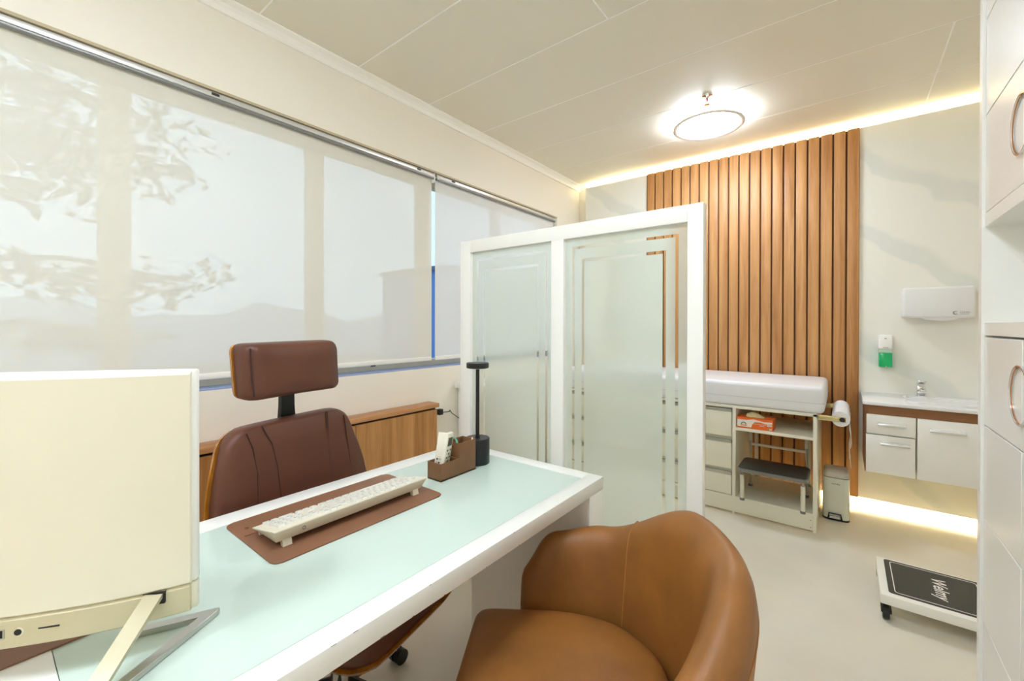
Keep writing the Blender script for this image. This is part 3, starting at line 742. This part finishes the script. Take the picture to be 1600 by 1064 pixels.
# seat: cushion and bent plywood tray
so = smooth_outline([(-.27, .0), (.27, .0), (.275, -.30), (.25, -.492), (-.25, -.492), (-.275, -.30)], [.05, .05, .1, .12, .12, .1])
sb_ = MB(); n = len(so); rings = []
cy_ = sum(p[1] for p in so) / n
for s, z in ((.3, .468), (.7, .468), (.92, .462), (.99, .445), (1, .425), (.98, .412)):
    rings.append([sb_.b.verts.new((x * s, cy_ + (y - cy_) * s, z - .035 * max(0, (-(y) - .36)) / .14)) for x, y in so])
cc = sb_.b.verts.new((0, cy_, .466))
for i in range(n): sb_.b.faces.new((cc, rings[0][i], rings[0][(i + 1) % n]))
for A_, B_ in zip(rings, rings[1:]):
    for i in range(n): sb_.b.faces.new((A_[i], B_[i], B_[(i + 1) % n], A_[(i + 1) % n]))
sb_.b.faces.new(rings[-1])
sb_.build('seat', BROWN, ec, local=True, smooth=50)
st = MB(); ra_, rb_ = [], []
for x, y in so:
    g = 1.02; zz = .409 - .035 * max(0, (-(y) - .36)) / .14
    ra_.append(st.b.verts.new((x * g, cy_ + (y - cy_) * g, zz))); rb_.append(st.b.verts.new((x * g * .96, cy_ + (y - cy_) * g * .96, zz - .016)))
st.b.faces.new(ra_); st.b.faces.new(rb_[::-1])
for i in range(n): st.b.faces.new((ra_[i], rb_[i], rb_[(i + 1) % n], ra_[(i + 1) % n]))
st.build('seat_shell', PLY, ec, local=True)
MB().prism([(-.05, .02, .34), (-.05, .09, .36), (-.05, .10, .60), (-.05, .085, .60), (-.05, .07, .385), (-.05, -.25, .375), (-.05, -.25, .35)], (.1, 0, 0), bev=.003).build('back_bracket', BLACKP, ec, local=True)
MB().lathe([(.06, .36), (.05, .345), (.028, .34), (.028, .20), (.04, .19), (.04, .08), (.02, .07)], (0, -.17, 0), 24).build('gas_lift', CHROME, ec, local=True)
for i in range(5):
    a = math.radians(72 * i - 10); d = Vector((math.cos(a), math.sin(a), 0)); c = Vector((0, -.17, 0)); pr = Vector((-d.y, d.x, 0))
    MB().tube([c + d * .02 + Vector((0, 0, .085)), c + d * .15 + Vector((0, 0, .078)), c + d * .235 + Vector((0, 0, .070))], [.022, .018, .012], 8).build('base_arm', BLACKP, ec, local=True)
    cs = MB()
    for s in (-1, 1):
        q = c + d * .235 + pr * (.016 * s)
        N = 18; R0 = [cs.b.verts.new(q + pr * (.010 * s) + d * (.027 * math.cos(2 * PI * k / N)) + Vector((0, 0, .0275 + .027 * math.sin(2 * PI * k / N)))) for k in range(N)]
        R1 = [cs.b.verts.new(q - pr * (.010 * s) + d * (.027 * math.cos(2 * PI * k / N)) + Vector((0, 0, .0275 + .027 * math.sin(2 * PI * k / N)))) for k in range(N)]
        cs.b.faces.new(R0); cs.b.faces.new(R1[::-1])
        for k in range(N): cs.b.faces.new((R0[k], R0[(k + 1) % N], R1[(k + 1) % N], R1[k]))
    co_ = cs.build('caster', BLACKP, ec, local=True)
    MB().lathe([(.008, .035), (.008, .075)], tuple(c + d * .232), 10).build('caster_stem', CHROME, co_, local=True)

# ------------------------------------------------------------------ tan barrel armchair
TC = (.900, .525)
ta = thing('tub_chair', 'tan leather tub armchair in front of the desk', 'armchair', (TC[0], TC[1], 0), math.radians(31))
# local: +y is the front. path of the shell from the left arm front round the back to the right arm front
def tub_path(t):
    """t in -1..1 : centre line of the wall, its height and its outward lean"""
    a = t * math.radians(118)
    rx, ry = .324, .288
    x = -rx * math.sin(-a); y = -.02 - ry * math.cos(a)
    x = rx * math.sin(a)
    if abs(a) > PI / 2: 
        ex = (abs(a) - PI / 2); y = -.02 + ex * .36; x = math.copysign(rx + .004 * ex, a)
    return x, y
def tub_h(t):
    q = abs(t)
    def ss(e0, e1, v): v = max(0, min(1, (v - e0) / (e1 - e0))); return v * v * (3 - 2 * v)
    return .806 - .145 * ss(.16, .62, q) - .03 * ss(.6, .85, q) - .13 * ss(.82, 1.0, q) ** 2
NT = 64; tb = MB(); rowsT = []
prevs = [tub_path(-1 + 2 * i / NT) for i in range(NT + 1)]
for i in range(NT + 1):
    t = -1 + 2 * i / NT; x, y = prevs[i]
    dx = prevs[min(i + 1, NT)][0] - prevs[max(i - 1, 0)][0]; dy = prevs[min(i + 1, NT)][1] - prevs[max(i - 1, 0)][1]
    L = math.hypot(dx, dy); nx_, ny_ = dy / L, -dx / L      # outward
    h = tub_h(t); th = .052
    endk = 1 - max(0, (abs(t) - .94) / .06) ** 2 * .55
    th *= endk
    sec = [(-th, .36), (-th * 1.0, .46), (-th * .95, h - .16), (-th * .9, h - .06), (-th * .72, h - .022), (-th * .3, h - .002), (th * .15, h), (th * .62, h - .018), (th * .95, h - .06), (th * 1.05, h - .14), (th * 1.0, .45), (th * .8, .30), (th * .3, .22), (-th * .8, .22)]
    row = []
    for o, z in sec:
        lean = .11 * max(0, z - .40) * (1 if abs(t) < .75 else 1 - (abs(t) - .75) / .5)
        row.append((x + nx_ * (o + lean), y + ny_ * (o + lean), z))
    rowsT.append(row)
V = tb.grid(rowsT, closed_v=True); tb.b.faces.new(V[0]); tb.b.faces.new(V[-1])
tb.build('shell', TAN, ta, local=True, smooth=60, subsurf=1)
def on_shell(t, o, z):
    x, y = tub_path(t); e = .01; x0, y0 = tub_path(max(-1, t - e)); x1, y1 = tub_path(min(1, t + e)); L = math.hypot(x1 - x0, y1 - y0)
    nx_, ny_ = (y1 - y0) / L, -(x1 - x0) / L; lean = .11 * max(0, z - .40) * (1 if abs(t) < .75 else 1 - (abs(t) - .75) / .5)
    return Vector((x + nx_ * (o + lean), y + ny_ * (o + lean), z))
for tt in (-.52, .47):
    h = tub_h(tt)
    MB().tube([on_shell(tt, -.052, .42), on_shell(tt, -.0505, .52), on_shell(tt, -.049, h - .13), on_shell(tt, -.046, h - .06), on_shell(tt, -.036, h - .022), on_shell(tt, -.012, h - .002), on_shell(tt, .01, h), on_shell(tt, .034, h - .018)], .0016, 6).build('back_seam', TANSEAM, ta, local=True)
MB().tube([on_shell(t, .0500, tub_h(t) - .085) for t in [-.97 + 1.94 * i / 60 for i in range(61)]], .0016, 6).build('rim_piping', TANSEAM, ta, local=True)
# seat cushion
ts = smooth_outline([(-.252, .285), (-.258, 0), (-.22, -.15), (-.10, -.245), (.10, -.245), (.22, -.15), (.258, 0), (.252, .285)], [.04, .08, .06, .06, .06, .06, .08, .04])
sb2 = MB(); n = len(ts); cyt = .03; rg = []
for s, z in ((.25, .462), (.55, .461), (.8, .456), (.93, .446), (.985, .430), (1.0, .41), (.995, .33), (.98, .30)):
    rg.append([sb2.b.verts.new((x * s, cyt + (y - cyt) * s, z - (.010 * max(0, (y * s)) / .28))) for x, y in ts])
cc = sb2.b.verts.new((0, cyt, .462))
for i in range(n): sb2.b.faces.new((cc, rg[0][i], rg[0][(i + 1) % n]))
for A_, B_ in zip(rg, rg[1:]):
    for i in range(n): sb2.b.faces.new((A_[i], B_[i], B_[(i + 1) % n], A_[(i + 1) % n]))
sb2.b.faces.new(rg[-1])
# a few soft creases towards the back corner
cre = [((-.16, -.02), (-.02, -.17), .004), ((-.19, .05), (-.06, -.06), .003), ((.05, -.16), (.14, -.05), .003)]
for v in sb2.b.verts:
    if v.co.z > .44:
        for a, b, d in cre:
            A2, B2 = Vector(a), Vector(b); p = Vector((v.co.x, v.co.y)); k = max(0, min(1, (p - A2).dot(B2 - A2) / (B2 - A2).length_squared)); dist = (p - A2.lerp(B2, k)).length
            v.co.z += d * math.exp(-(dist / .02) ** 2)
sb2.build('seat_cushion', TAN, ta, local=True, smooth=60, subsurf=1)
MB().box(-.20, -.22, .20, .20, .22, .30, bev=.02).build('seat_base', TAN, ta, local=True)
for sx2 in (-1, 1):
    for sy in (-1, 1):
        MB().tube([(.17 * sx2, .17 * sy, .215), (.21 * sx2, .21 * sy, 0)], [.018, .011], 12).build('leg', BLACK, ta, local=True)

# ------------------------------------------------------------------ examination couch
bd = thing('examination_couch', 'white examination couch with drawers and open shelf against the slatted wall', 'couch', (3.6, 1.0, 0))
SX, BX = 3.255, 3.93
box('plinth_front', CREAM, bd, SX + .004, .157, .012, SX + .02, 1.98, .118)
box('side_panel', CREAM, bd, SX, .136, .10, BX, .156, .745, bev=.001)
box('side_foot', CREAM, bd, SX + .006, .138, 0, BX, .156, .10)
box('side_panel', CREAM, bd, SX, 1.98, 0, BX, 2.0, .745)
box('divider', CREAM, bd, SX, .592, .12, BX, .612, .728, bev=.001)
box('top_board', CREAM, bd, SX, .136, .728, BX, 2.0, .748, bev=.001)
box('shelf', CREAM, bd, SX + .002, .156, .578, BX - .10, .592, .598, bev=.001)
box('floor_board', CREAM, bd, SX + .002, .156, .10, BX - .12, 1.98, .12, bev=.001)
box('drawer_carcass', CREAM, bd, SX + .03, .612, .13, BX, 1.98, .72)
for (ya, yb) in ((.618, .97), (.975, 1.45), (1.455, 1.975)):
    for z0, z1 in ((.528, .722), (.305, .505), (.126, .282)):
        d = box('drawer', CREAM, bd, SX + .002, ya, z0, SX + .02, yb, z1 - .022, bev=.001)
        box('grip_rail', ALU, d, SX - .002, ya, z1 - .022, SX + .02, yb, z1)
for z in (.03, .075):
    MB().lathe([(.003, -.0008), (.003, .002)], (SX + .004, .168, z), 10, 'X').build('screw', BRASS, bd)
box('plinth_peg', CREAM, bd, SX + .002, .60, 0, SX + .02, .612, .02)
m_ = MB().box(SX - .012, .098, .749, BX, 2.02, .918, bev=.03, seg=4)
m_.build('mattress', VINYLW, bd)
box('mattress_seam', mat('vinyl_seam', (206, 206, 208), .5), bd, SX - .013, .097, .812, BX + .001, 2.021, .815)
# paper roll on brackets
pr_ = thing('paper_roll', 'white couch paper roll on brass brackets at the couch end', 'paper roll', (3.6, .0, .72))
for x in (3.268, 3.80):
    box('bracket', BRASS, pr_, x, -.005, .712, x + .008, .134, .742, bev=.001)
MB().lathe([(.046, 3.285), (.046, 3.79)], (0, .02, .727), 36, 'X').build('roll', PAPER, pr_)
MB().lathe([(.014, 3.262), (.014, 3.29)], (0, .012, .727), 20, 'X').build('end_knob', BLACKP, pr_)
fl = MB(); rowsF = []
for i in range(13):
    z = .73 - i * .028; k = max(0, i - 6); xl = 3.30 + (0 if i < 7 else .02 * (i % 3) + .022 * k); y = -.0275 + .004 * math.sin(i * .9)
    rowsF.append([(xl + (3.78 - xl) * j / 8 if i < 12 else xl + .01 * j / 8, y + .003 * math.sin(j * 1.3 + i), z) for j in range(9)])
fl.grid(rowsF); fl.build('hanging_sheet', PAPER, pr_)

# glove box on the shelf
gb = thing('glove_box', 'orange and white box of latex gloves on the couch shelf', 'glove box', (3.36, .48, .598))
G0, G1, GZ0, GZ1, GX = .585, .372, .5985, .672, 3.268
MB().box(GX, G1, GZ0, GX + .115, G0, GZ1, bev=.001, seg=1).build('carton', ORANGE, gb)
wv = [(G0, .608), (G0 - .085, .608), (G0 - .092, .628), (G0 - .105, .646), (G0 - .14, .648), (G0 - .17, .640), (G1 + .006, .644), (G1 + .006, .655), (G0 - .16, .654), (G0 - .10, .664), (G0 - .06, .656), (G0, .655)]
MB().prism([(GX - .0006, y, z) for y, z in wv], (.0008, 0, 0)).build('white_swoosh', CARDW, gb)
arcp = [(GX - .0012, G0 - .04 - .014 * math.cos(a), .624 + .014 * math.sin(a)) for a in [PI * i / 14 for i in range(15)]]
MB().tube(arcp, .0026, 6).build('arch_logo', NAVY, gb)
MB().box(GX - .0012, G0 - .058, .615, GX + .0002, G0 - .022, .621).build('logo_bar', mat('logo_orange', (226, 140, 60), .5), gb)
text('lettering', 'Latex Examination', CARDW, gb, (GX - .0003, G0 - .138, .632), (0, -1, 0), (0, 0, 1), .010)
text('lettering', 'Gloves', CARDW, gb, (GX - .0003, G0 - .148, .622), (0, -1, 0), (0, 0, 1), .010)
MB().box(GX - .0012, G1 + .008, .628, GX + .0002, G1 + .034, .639).build('size_tag', CARDW, gb)
text('lettering', 'Medium', NAVY, gb, (GX - .0014, G1 + .021, .631), (0, -1, 0), (0, 0, 1), .007)
MB().box(GX - .0012, G1 + .008, .604, GX + .0002, G1 + .022, .614).build('count_tag', CARDW, gb)
text('lettering', '100', NAVY, gb, (GX - .0014, G1 + .015, .606), (0, -1, 0), (0, 0, 1), .007)
MB().box(GX - .0012, G1 + .023, .604, GX + .0002, G1 + .034, .614).build('green_tag', mat('tag_green', (150, 180, 80), .5), gb)
lx = MB(); Nn = 14; rws = []
for i in range(9):
    ph = i / 8; rws.append([(GX + .03 + .05 * (j / Nn) + .006 * math.sin(i * 2 + j), .535 - .105 * ph + .006 * math.sin(3 * j + i), .672 + .040 * (math.sin(PI * j / Nn) ** .7) * (math.sin(PI * (ph * .85 + .12)) ** .8) * (1 - .45 * ph) + .003 * math.sin(j * 2.1 + i * 1.7) * math.sin(PI * j / Nn)) for j in range(Nn + 1)])
lx.grid(rws); lx.build('glove_bunch', LATEX, gb, smooth=60, subsurf=1)

# two-step stool in the open bay
so_ = thing('step_stool', 'two step stool with dark treads inside the open bay of the couch', 'step stool', (3.5, .38, .12))
Z0 = .1205
def tread(x0, x1, y0, y1, z):
    o = MB().prism([(x, y, z) for x, y in rrect(x0, y0, x1, y1, .03)], (0, 0, .022), bev=.004).build('tread_tray', GREYEDGE, so_)
    MB().prism([(x, y, z + .0222) for x, y in rrect(x0 + .006, y0 + .006, x1 - .006, y1 - .006, .026)], (0, 0, .004), bev=.001).build('rubber_tread', GREYSTEP, o)
tread(3.165, 3.46, .178, .568, .325)
tread(3.50, 3.80, .178, .568, .535)
LEGW = mat('stool_tube', (232, 226, 208), .35)
def sleg(x0, y, x1, zt):
    MB().tube([(x1, y, zt), (x1 - .004, y, zt - .03), (x0, y, zt - .08), (x0, y, Z0 + .012)], .0125, 12).build('leg', LEGW, so_)
    MB().lathe([(.0145, Z0), (.0145, Z0 + .016)], (x0, y, 0), 12).build('foot_cap', GREYEDGE, so_)
for y in (.205, .545):
    sleg(3.222, y, 3.215, .325); sleg(3.80, y, 3.78, .535); sleg(3.545, y, 3.55, .535)
MB().tube([(3.545, .205, .43), (3.545, .545, .43)], .009, 10).build('cross_bar', LEGW, so_)
for y in (.205, .545):
    MB().tube([(3.22, y, .315), (3.545, y, .315)], .009, 10).build('side_bar', LEGW, so_)

# ------------------------------------------------------------------ pedal bin
bn = thing('pedal_bin', 'small white pedal bin standing beside the couch', 'bin', (3.64, .045, 0))
bo2 = rrect(3.555, -.028, 3.745, .118, .035, 6)
def ringbox(z0, z1, sc0, sc1, name, m, bev=.002):
    cx, cy = 3.65, .045; b = MB(); a = [b.b.verts.new((cx + (x - cx) * sc0, cy + (y - cy) * sc0, z0)) for x, y in bo2]; c = [b.b.verts.new((cx + (x - cx) * sc1, cy + (y - cy) * sc1, z1)) for x, y in bo2]
    b.b.faces.new(a[::-1]); b.b.faces.new(c)
    for i in range(len(a)): b.b.faces.new((a[i], a[(i + 1) % len(a)], c[(i + 1) % len(a)], c[i]))
    return b.build(name, m, bn)
ringbox(0, .012, 1.0, 1.0, 'base_ring', BLACKP)
ringbox(.012, .282, .99, 1.0, 'body', BINW)
ringbox(.282, .286, .98, .98, 'lid_gap', BLACKP)
ld = MB()
for s, z in ((1.0, .286), (1.0, .296), (.96, .318), (.82, .330), (.5, .335)):
    pass
cx, cy = 3.65, .045; rgs = []
for s, z in ((1.0, .286), (1.0, .297), (.97, .312), (.86, .324), (.5, .331)):
    rgs.append([(cx + (x - cx) * s, cy + (y - cy) * s, z) for x, y in bo2])
V = ld.grid(rgs, closed_v=True); ld.b.faces.new(V[0]); ld.b.faces.new(V[-1]); ld.build('lid', BINLID, bn)
MB().tube([(3.553, .085, .012), (3.545, .082, .048), (3.545, .018, .048), (3.553, .014, .012)], .005, 8).build('pedal_frame', BLACKP, bn)
box('pedal', CHROME, bn, 3.535, .022, .018, 3.556, .078, .034, bev=.003)
text('lettering', 'vonder', INK, bn, (3.5545, .045, .240), (0, -1, 0), (0, 0, 1), .017)

# ------------------------------------------------------------------ vanity, tap, dispensers
vn = thing('vanity_unit', 'wall hung wash unit with wood rail, white drawers and door', 'vanity', (3.75, -.5, .37))
VX = 3.52; YL, YE = -.101, -.93
box('side_panel', VANWOOD, vn, VX, YL - .016, .375, XB - .001, YL, .80)
box('top_rail', VANWOOD, vn, VX, YE, .742, VX + .018, YL - .016, .80)
box('carcass', CREAM, vn, VX + .02, YE, .378, XB - .001, YL - .018, .79)
def front(kind, y0, y1, z0, z1, hy0, hy1, hz):
    o = box(kind, WHITE, vn, VX - .016, y0, z0, VX + .002, y1, z1, bev=.0015)
    h = MB(); h.prism([(VX - .016, 0, hz - .004), (VX - .034, 0, hz - .004), (VX - .042, 0, hz + .004), (VX - .038, 0, hz + .012), (VX - .03, 0, hz + .014), (VX - .016, 0, hz + .016)], (0, hy1 - hy0, 0), bev=.002)
    bmesh.ops.translate(h.b, verts=h.b.verts, vec=(0, hy0, 0))
    h.build('handle', HANDLE, o)
front('drawer', -.336, -.108, .622, .742, -.292, -.160, .681)
front('door', -.334, -.106, .378, .616, -.310, -.175, .563)
front('door', -.722, -.343, .378, .742, -.545, -.395, .676)
front('door', -.93, -.728, .378, .742, -.9, -.75, .676)
# basin top with raised rim and a sunk bowl
bt = MB(); bt.box(VX - .024, YE - .01, .80, XB - .001, YL + .012, .822, bev=.004)
bt.build('basin_top', mat('basin_ceramic', (240, 240, 240), .12), vn)
rim = MB(); o1 = rrect(VX + .03, -.84, XB - .12, -.30, .07); i1 = rrect(VX + .045, -.825, XB - .135, -.315, .06)
rr_ = [[(x, y, .8222) for x, y in o1], [(x, y, .836) for x, y in o1], [(x, y, .836) for x, y in i1], [(x, y, .824) for x, y in i1]]
V = rim.grid(rr_, closed_v=True); rim.b.faces.new(V[-1]); rim.build('basin_bowl', bpy.data.materials['basin_ceramic'], vn)
tp_ = thing('basin_tap', 'chrome faucet standing on the wash basin top', 'tap', (3.93, -.40, .8225))
MB().box(3.905, -.425, .8225, 3.955, -.375, .833, bev=.003).build('base', CHROME, tp_)
MB().box(3.912, -.42, .833, 3.95, -.38, .895, bev=.004).build('body', CHROME, tp_)
MB().box(3.80, -.414, .868, 3.93, -.386, .886, bev=.004).build('spout', CHROME, tp_)
MB().prism([(3.95, -.422, .899), (3.95, -.378, .899), (3.87, -.38, .925), (3.87, -.42, .925)], (0, 0, .012), bev=.003).build('lever', CHROME, tp_)

so2 = thing('soap_dispenser', 'wall soap dispenser with bright green liquid above the vanity', 'soap dispenser', (XB - .04, -.22, 1.0))
SXf = XB - .075
MB().box(SXf, -.258, 1.136, XB - .0005, -.183, 1.236, bev=.008, seg=3).build('housing', WHITE, so2)
MB().box(SXf + .004, -.256, 1.112, XB - .0005, -.185, 1.136).build('clear_band', SOAPCLEAR, so2)
MB().box(SXf + .004, -.256, 1.012, XB - .0005, -.185, 1.112, bev=.004).build('liquid_tank', GREENLIQ, so2)
MB().prism([(SXf + .0036, -.226, 1.013), (SXf + .0036, -.221, 1.013), (SXf + .0036, -.2235, 1.022)], (-.001, 0, 0)).build('nozzle', WHITE, so2)
MB().box(SXf - .001, -.226, 1.208, SXf + .002, -.214, 1.213).build('sensor', mat('sensor_grey', (150, 150, 150), .3), so2)
MB().box(SXf - .0006, -.236, 1.145, SXf + .002, -.206, 1.148).build('print_line', bpy.data.materials['sensor_grey'], so2)
pd_ = thing('towel_dispenser', 'white wall paper towel dispenser with small grey logo', 'towel dispenser', (XB - .06, -.49, 1.35))
DXf = XB - .125; DYl, DYr = -.302, -.640
MB().box(DXf, DYr, 1.352, XB - .0005, DYl, 1.552, bev=.016, seg=4).build('cover', mat('dispenser_plastic', (232, 232, 230), .3), pd_)
mo = MB(); mo.prism([(DXf + .012, DYr + .075, 1.353), (DXf + .012, DYl - .10, 1.353), (DXf + .012, DYl - .11, 1.340), (DXf + .012, -.50, 1.330), (DXf + .012, DYr + .08, 1.342)], (.10, 0, 0), bev=.002)
mo.build('towel_outlet', bpy.data.materials['dispenser_plastic'], pd_)
lgp = [(DXf - .001, -.553 - .012 * math.cos(a), 1.382 + .010 * math.sin(a)) for a in [math.radians(60 + 250 * i / 16) for i in range(17)]]
MB().tube(lgp, [.0008 + .0022 * math.sin(PI * i / 16) for i in range(17)], 6).build('logo_ring', mat('logo_grey', (120, 120, 116), .5), pd_)
text('lettering', 'CLEAN', bpy.data.materials['logo_grey'], pd_, (DXf - .0005, -.5705, 1.381), (0, -1, 0), (0, 0, 1), .014, 'LEFT')
MB().box(DXf - .0006, -.612, 1.373, DXf + .001, -.572, 1.3745).build('print_line', bpy.data.materials['logo_grey'], pd_)

# ------------------------------------------------------------------ floor scale
fs = thing('weighing_scale', 'floor weighing scale platform with black mat and castors', 'scale', (2.69, -.35, 0))
FX0, FX1, FY0, FY1, FZ = 2.49, 2.888, -.72, -.127, .112
MB().box(FX0, FY0, FZ - .042, FX1, FY1, FZ, bev=.004).build('platform', mat('scale_paint', (240, 238, 228), .35), fs)
MB().prism([(x, y, FZ + .0002) for x, y in rrect(FX0 + .032, FY0 + .03, FX1 - .022, FY1 - .03, .012)], (0, 0, .003), bev=.0008, seg=1).build('rubber_mat', SCALEMAT, fs)
ins = .05; zz = FZ + .0036
ring = [(x, y) for x, y in rrect(FX0 + .045, FY0 + .245 + .0, FX1 - .040, FY1 - .052, .012)]
MB().tube([(x, y, zz) for x, y in ring], 0, closed=True, flat=(.0035, .0006)).build('white_outline', CARDW, fs)
text('lettering', 'Welmy', CARDW, fs, (2.69, -.320, zz), (-1, 0, 0), (0, -1, 0), .068, 'CENTER', .2, .0002, .016)
for x in (FX0 + .03, FX1 - .03):
    for y in (FY1 - .02, FY0 + .03):
        c = MB().lathe([(.012, FZ - .045), (.012, .05)], (x, y, 0), 12).build('castor', BLACKP, fs)
        MB().lathe([(.026, -.012), (.028, -.008), (.028, .008), (.026, .012)], (x - .012, y, .0285), 20, 'Y').build('wheel', BLACKP, c)
        MB().prism([(x - .034, y - .018, .052), (x + .014, y - .018, .052), (x + .010, y - .018, .04), (x - .036, y - .018, .036)], (0, .036, 0)).build('fork', BLACKP, c)
MB().box(2.60, FY0 - .06, .03, 2.78, FY0 - .001, 1.25, bev=.01).build('column', bpy.data.materials['scale_paint'], fs)

# ------------------------------------------------------------------ tall white cabinet on the right
tcab = thing('tall_cabinet', 'tall glossy white cabinet with ring handles at the right edge', 'cabinet', (.9, -.6, 0))
CY0, CY1, CXA, CXB = -.96, -.297, -.45, 1.728
box('side_panel', WHITE, tcab, CXB - .03, CY0, 0, CXB, CY1 + .006, 2.70)
box('side_panel', WHITE, tcab, CXA, CY0, 0, CXA + .03, CY1 + .002, 2.70)
box('back_panel', WALL, tcab, CXA + .03, CY0, 0, CXB - .03, CY0 + .02, 2.70)
box('niche_top', WHITE, tcab, CXA + .03, CY0 + .02, 1.568, CXB - .03, CY1, 1.603)
box('niche_base', WHITE, tcab, CXA + .03, CY0 + .02, 1.275, CXB - .03, CY1, 1.308)
box('niche_back', WALL, tcab, CXA + .03, CY0 + .20, 1.308, CXB - .03, CY0 + .215, 1.568)
box('carcass_upper', WHITE, tcab, CXA + .03, CY0 + .02, 1.603, CXB - .03, CY1 - .022, 2.69)
box('carcass_lower', WHITE, tcab, CXA + .03, CY0 + .02, .06, CXB - .03, CY1 - .022, 1.270)
box('plinth', WHITE, tcab, CXA + .03, CY0 + .02, 0, CXB - .03, CY1 - .04, .06)
JX = [CXB - .032, 1.383, .93, .48, .03, CXA + .032]
def ringhandle(cx, cz, parent, side):
    a0, a1 = (-PI / 2, PI / 2) if side > 0 else (PI / 2, 1.5 * PI)
    pts = [(cx + .063 * math.cos(a), CY1 + .0035, cz + .063 * math.sin(a)) for a in [a0 + (a1 - a0) * i / 24 for i in range(25)]]
    MB().tube(pts, 0, flat=(.003, .006), upv=(0, 1, 0)).build('handle', CHROME, parent)
    pts2 = [(cx + .0608 * math.cos(a), CY1 + .0035, cz + .0608 * math.sin(a)) for a in [a0 + (a1 - a0) * i / 24 for i in range(25)]]
    MB().tube(pts2, 0, flat=(.0012, .002), upv=(0, 1, 0)).build('handle_inlay', COPPER, parent)
for i in range(len(JX) - 1):
    xa, xb = JX[i + 1] + .0012, JX[i] - .0012
    for z0, z1, ring in ((1.605, 1.866, 1), (1.869, 2.122, 0), (2.125, 2.40, 1), (2.403, 2.69, 0), (1.033, 1.269, 1), (.783, 1.030, 0), (.50, .780, 0), (.065, .497, 0)):
        d = box('door', GLOSSW, tcab, xa, CY1 - .02, z0, xb, CY1, z1, bev=.001, seg=1)
        if ring: ringhandle(xb + .0012 if i % 2 else xa - .0012, (z0 + z1) / 2 + (-.005 if z0 > 1.5 else 0), d, -1 if i % 2 else 1)
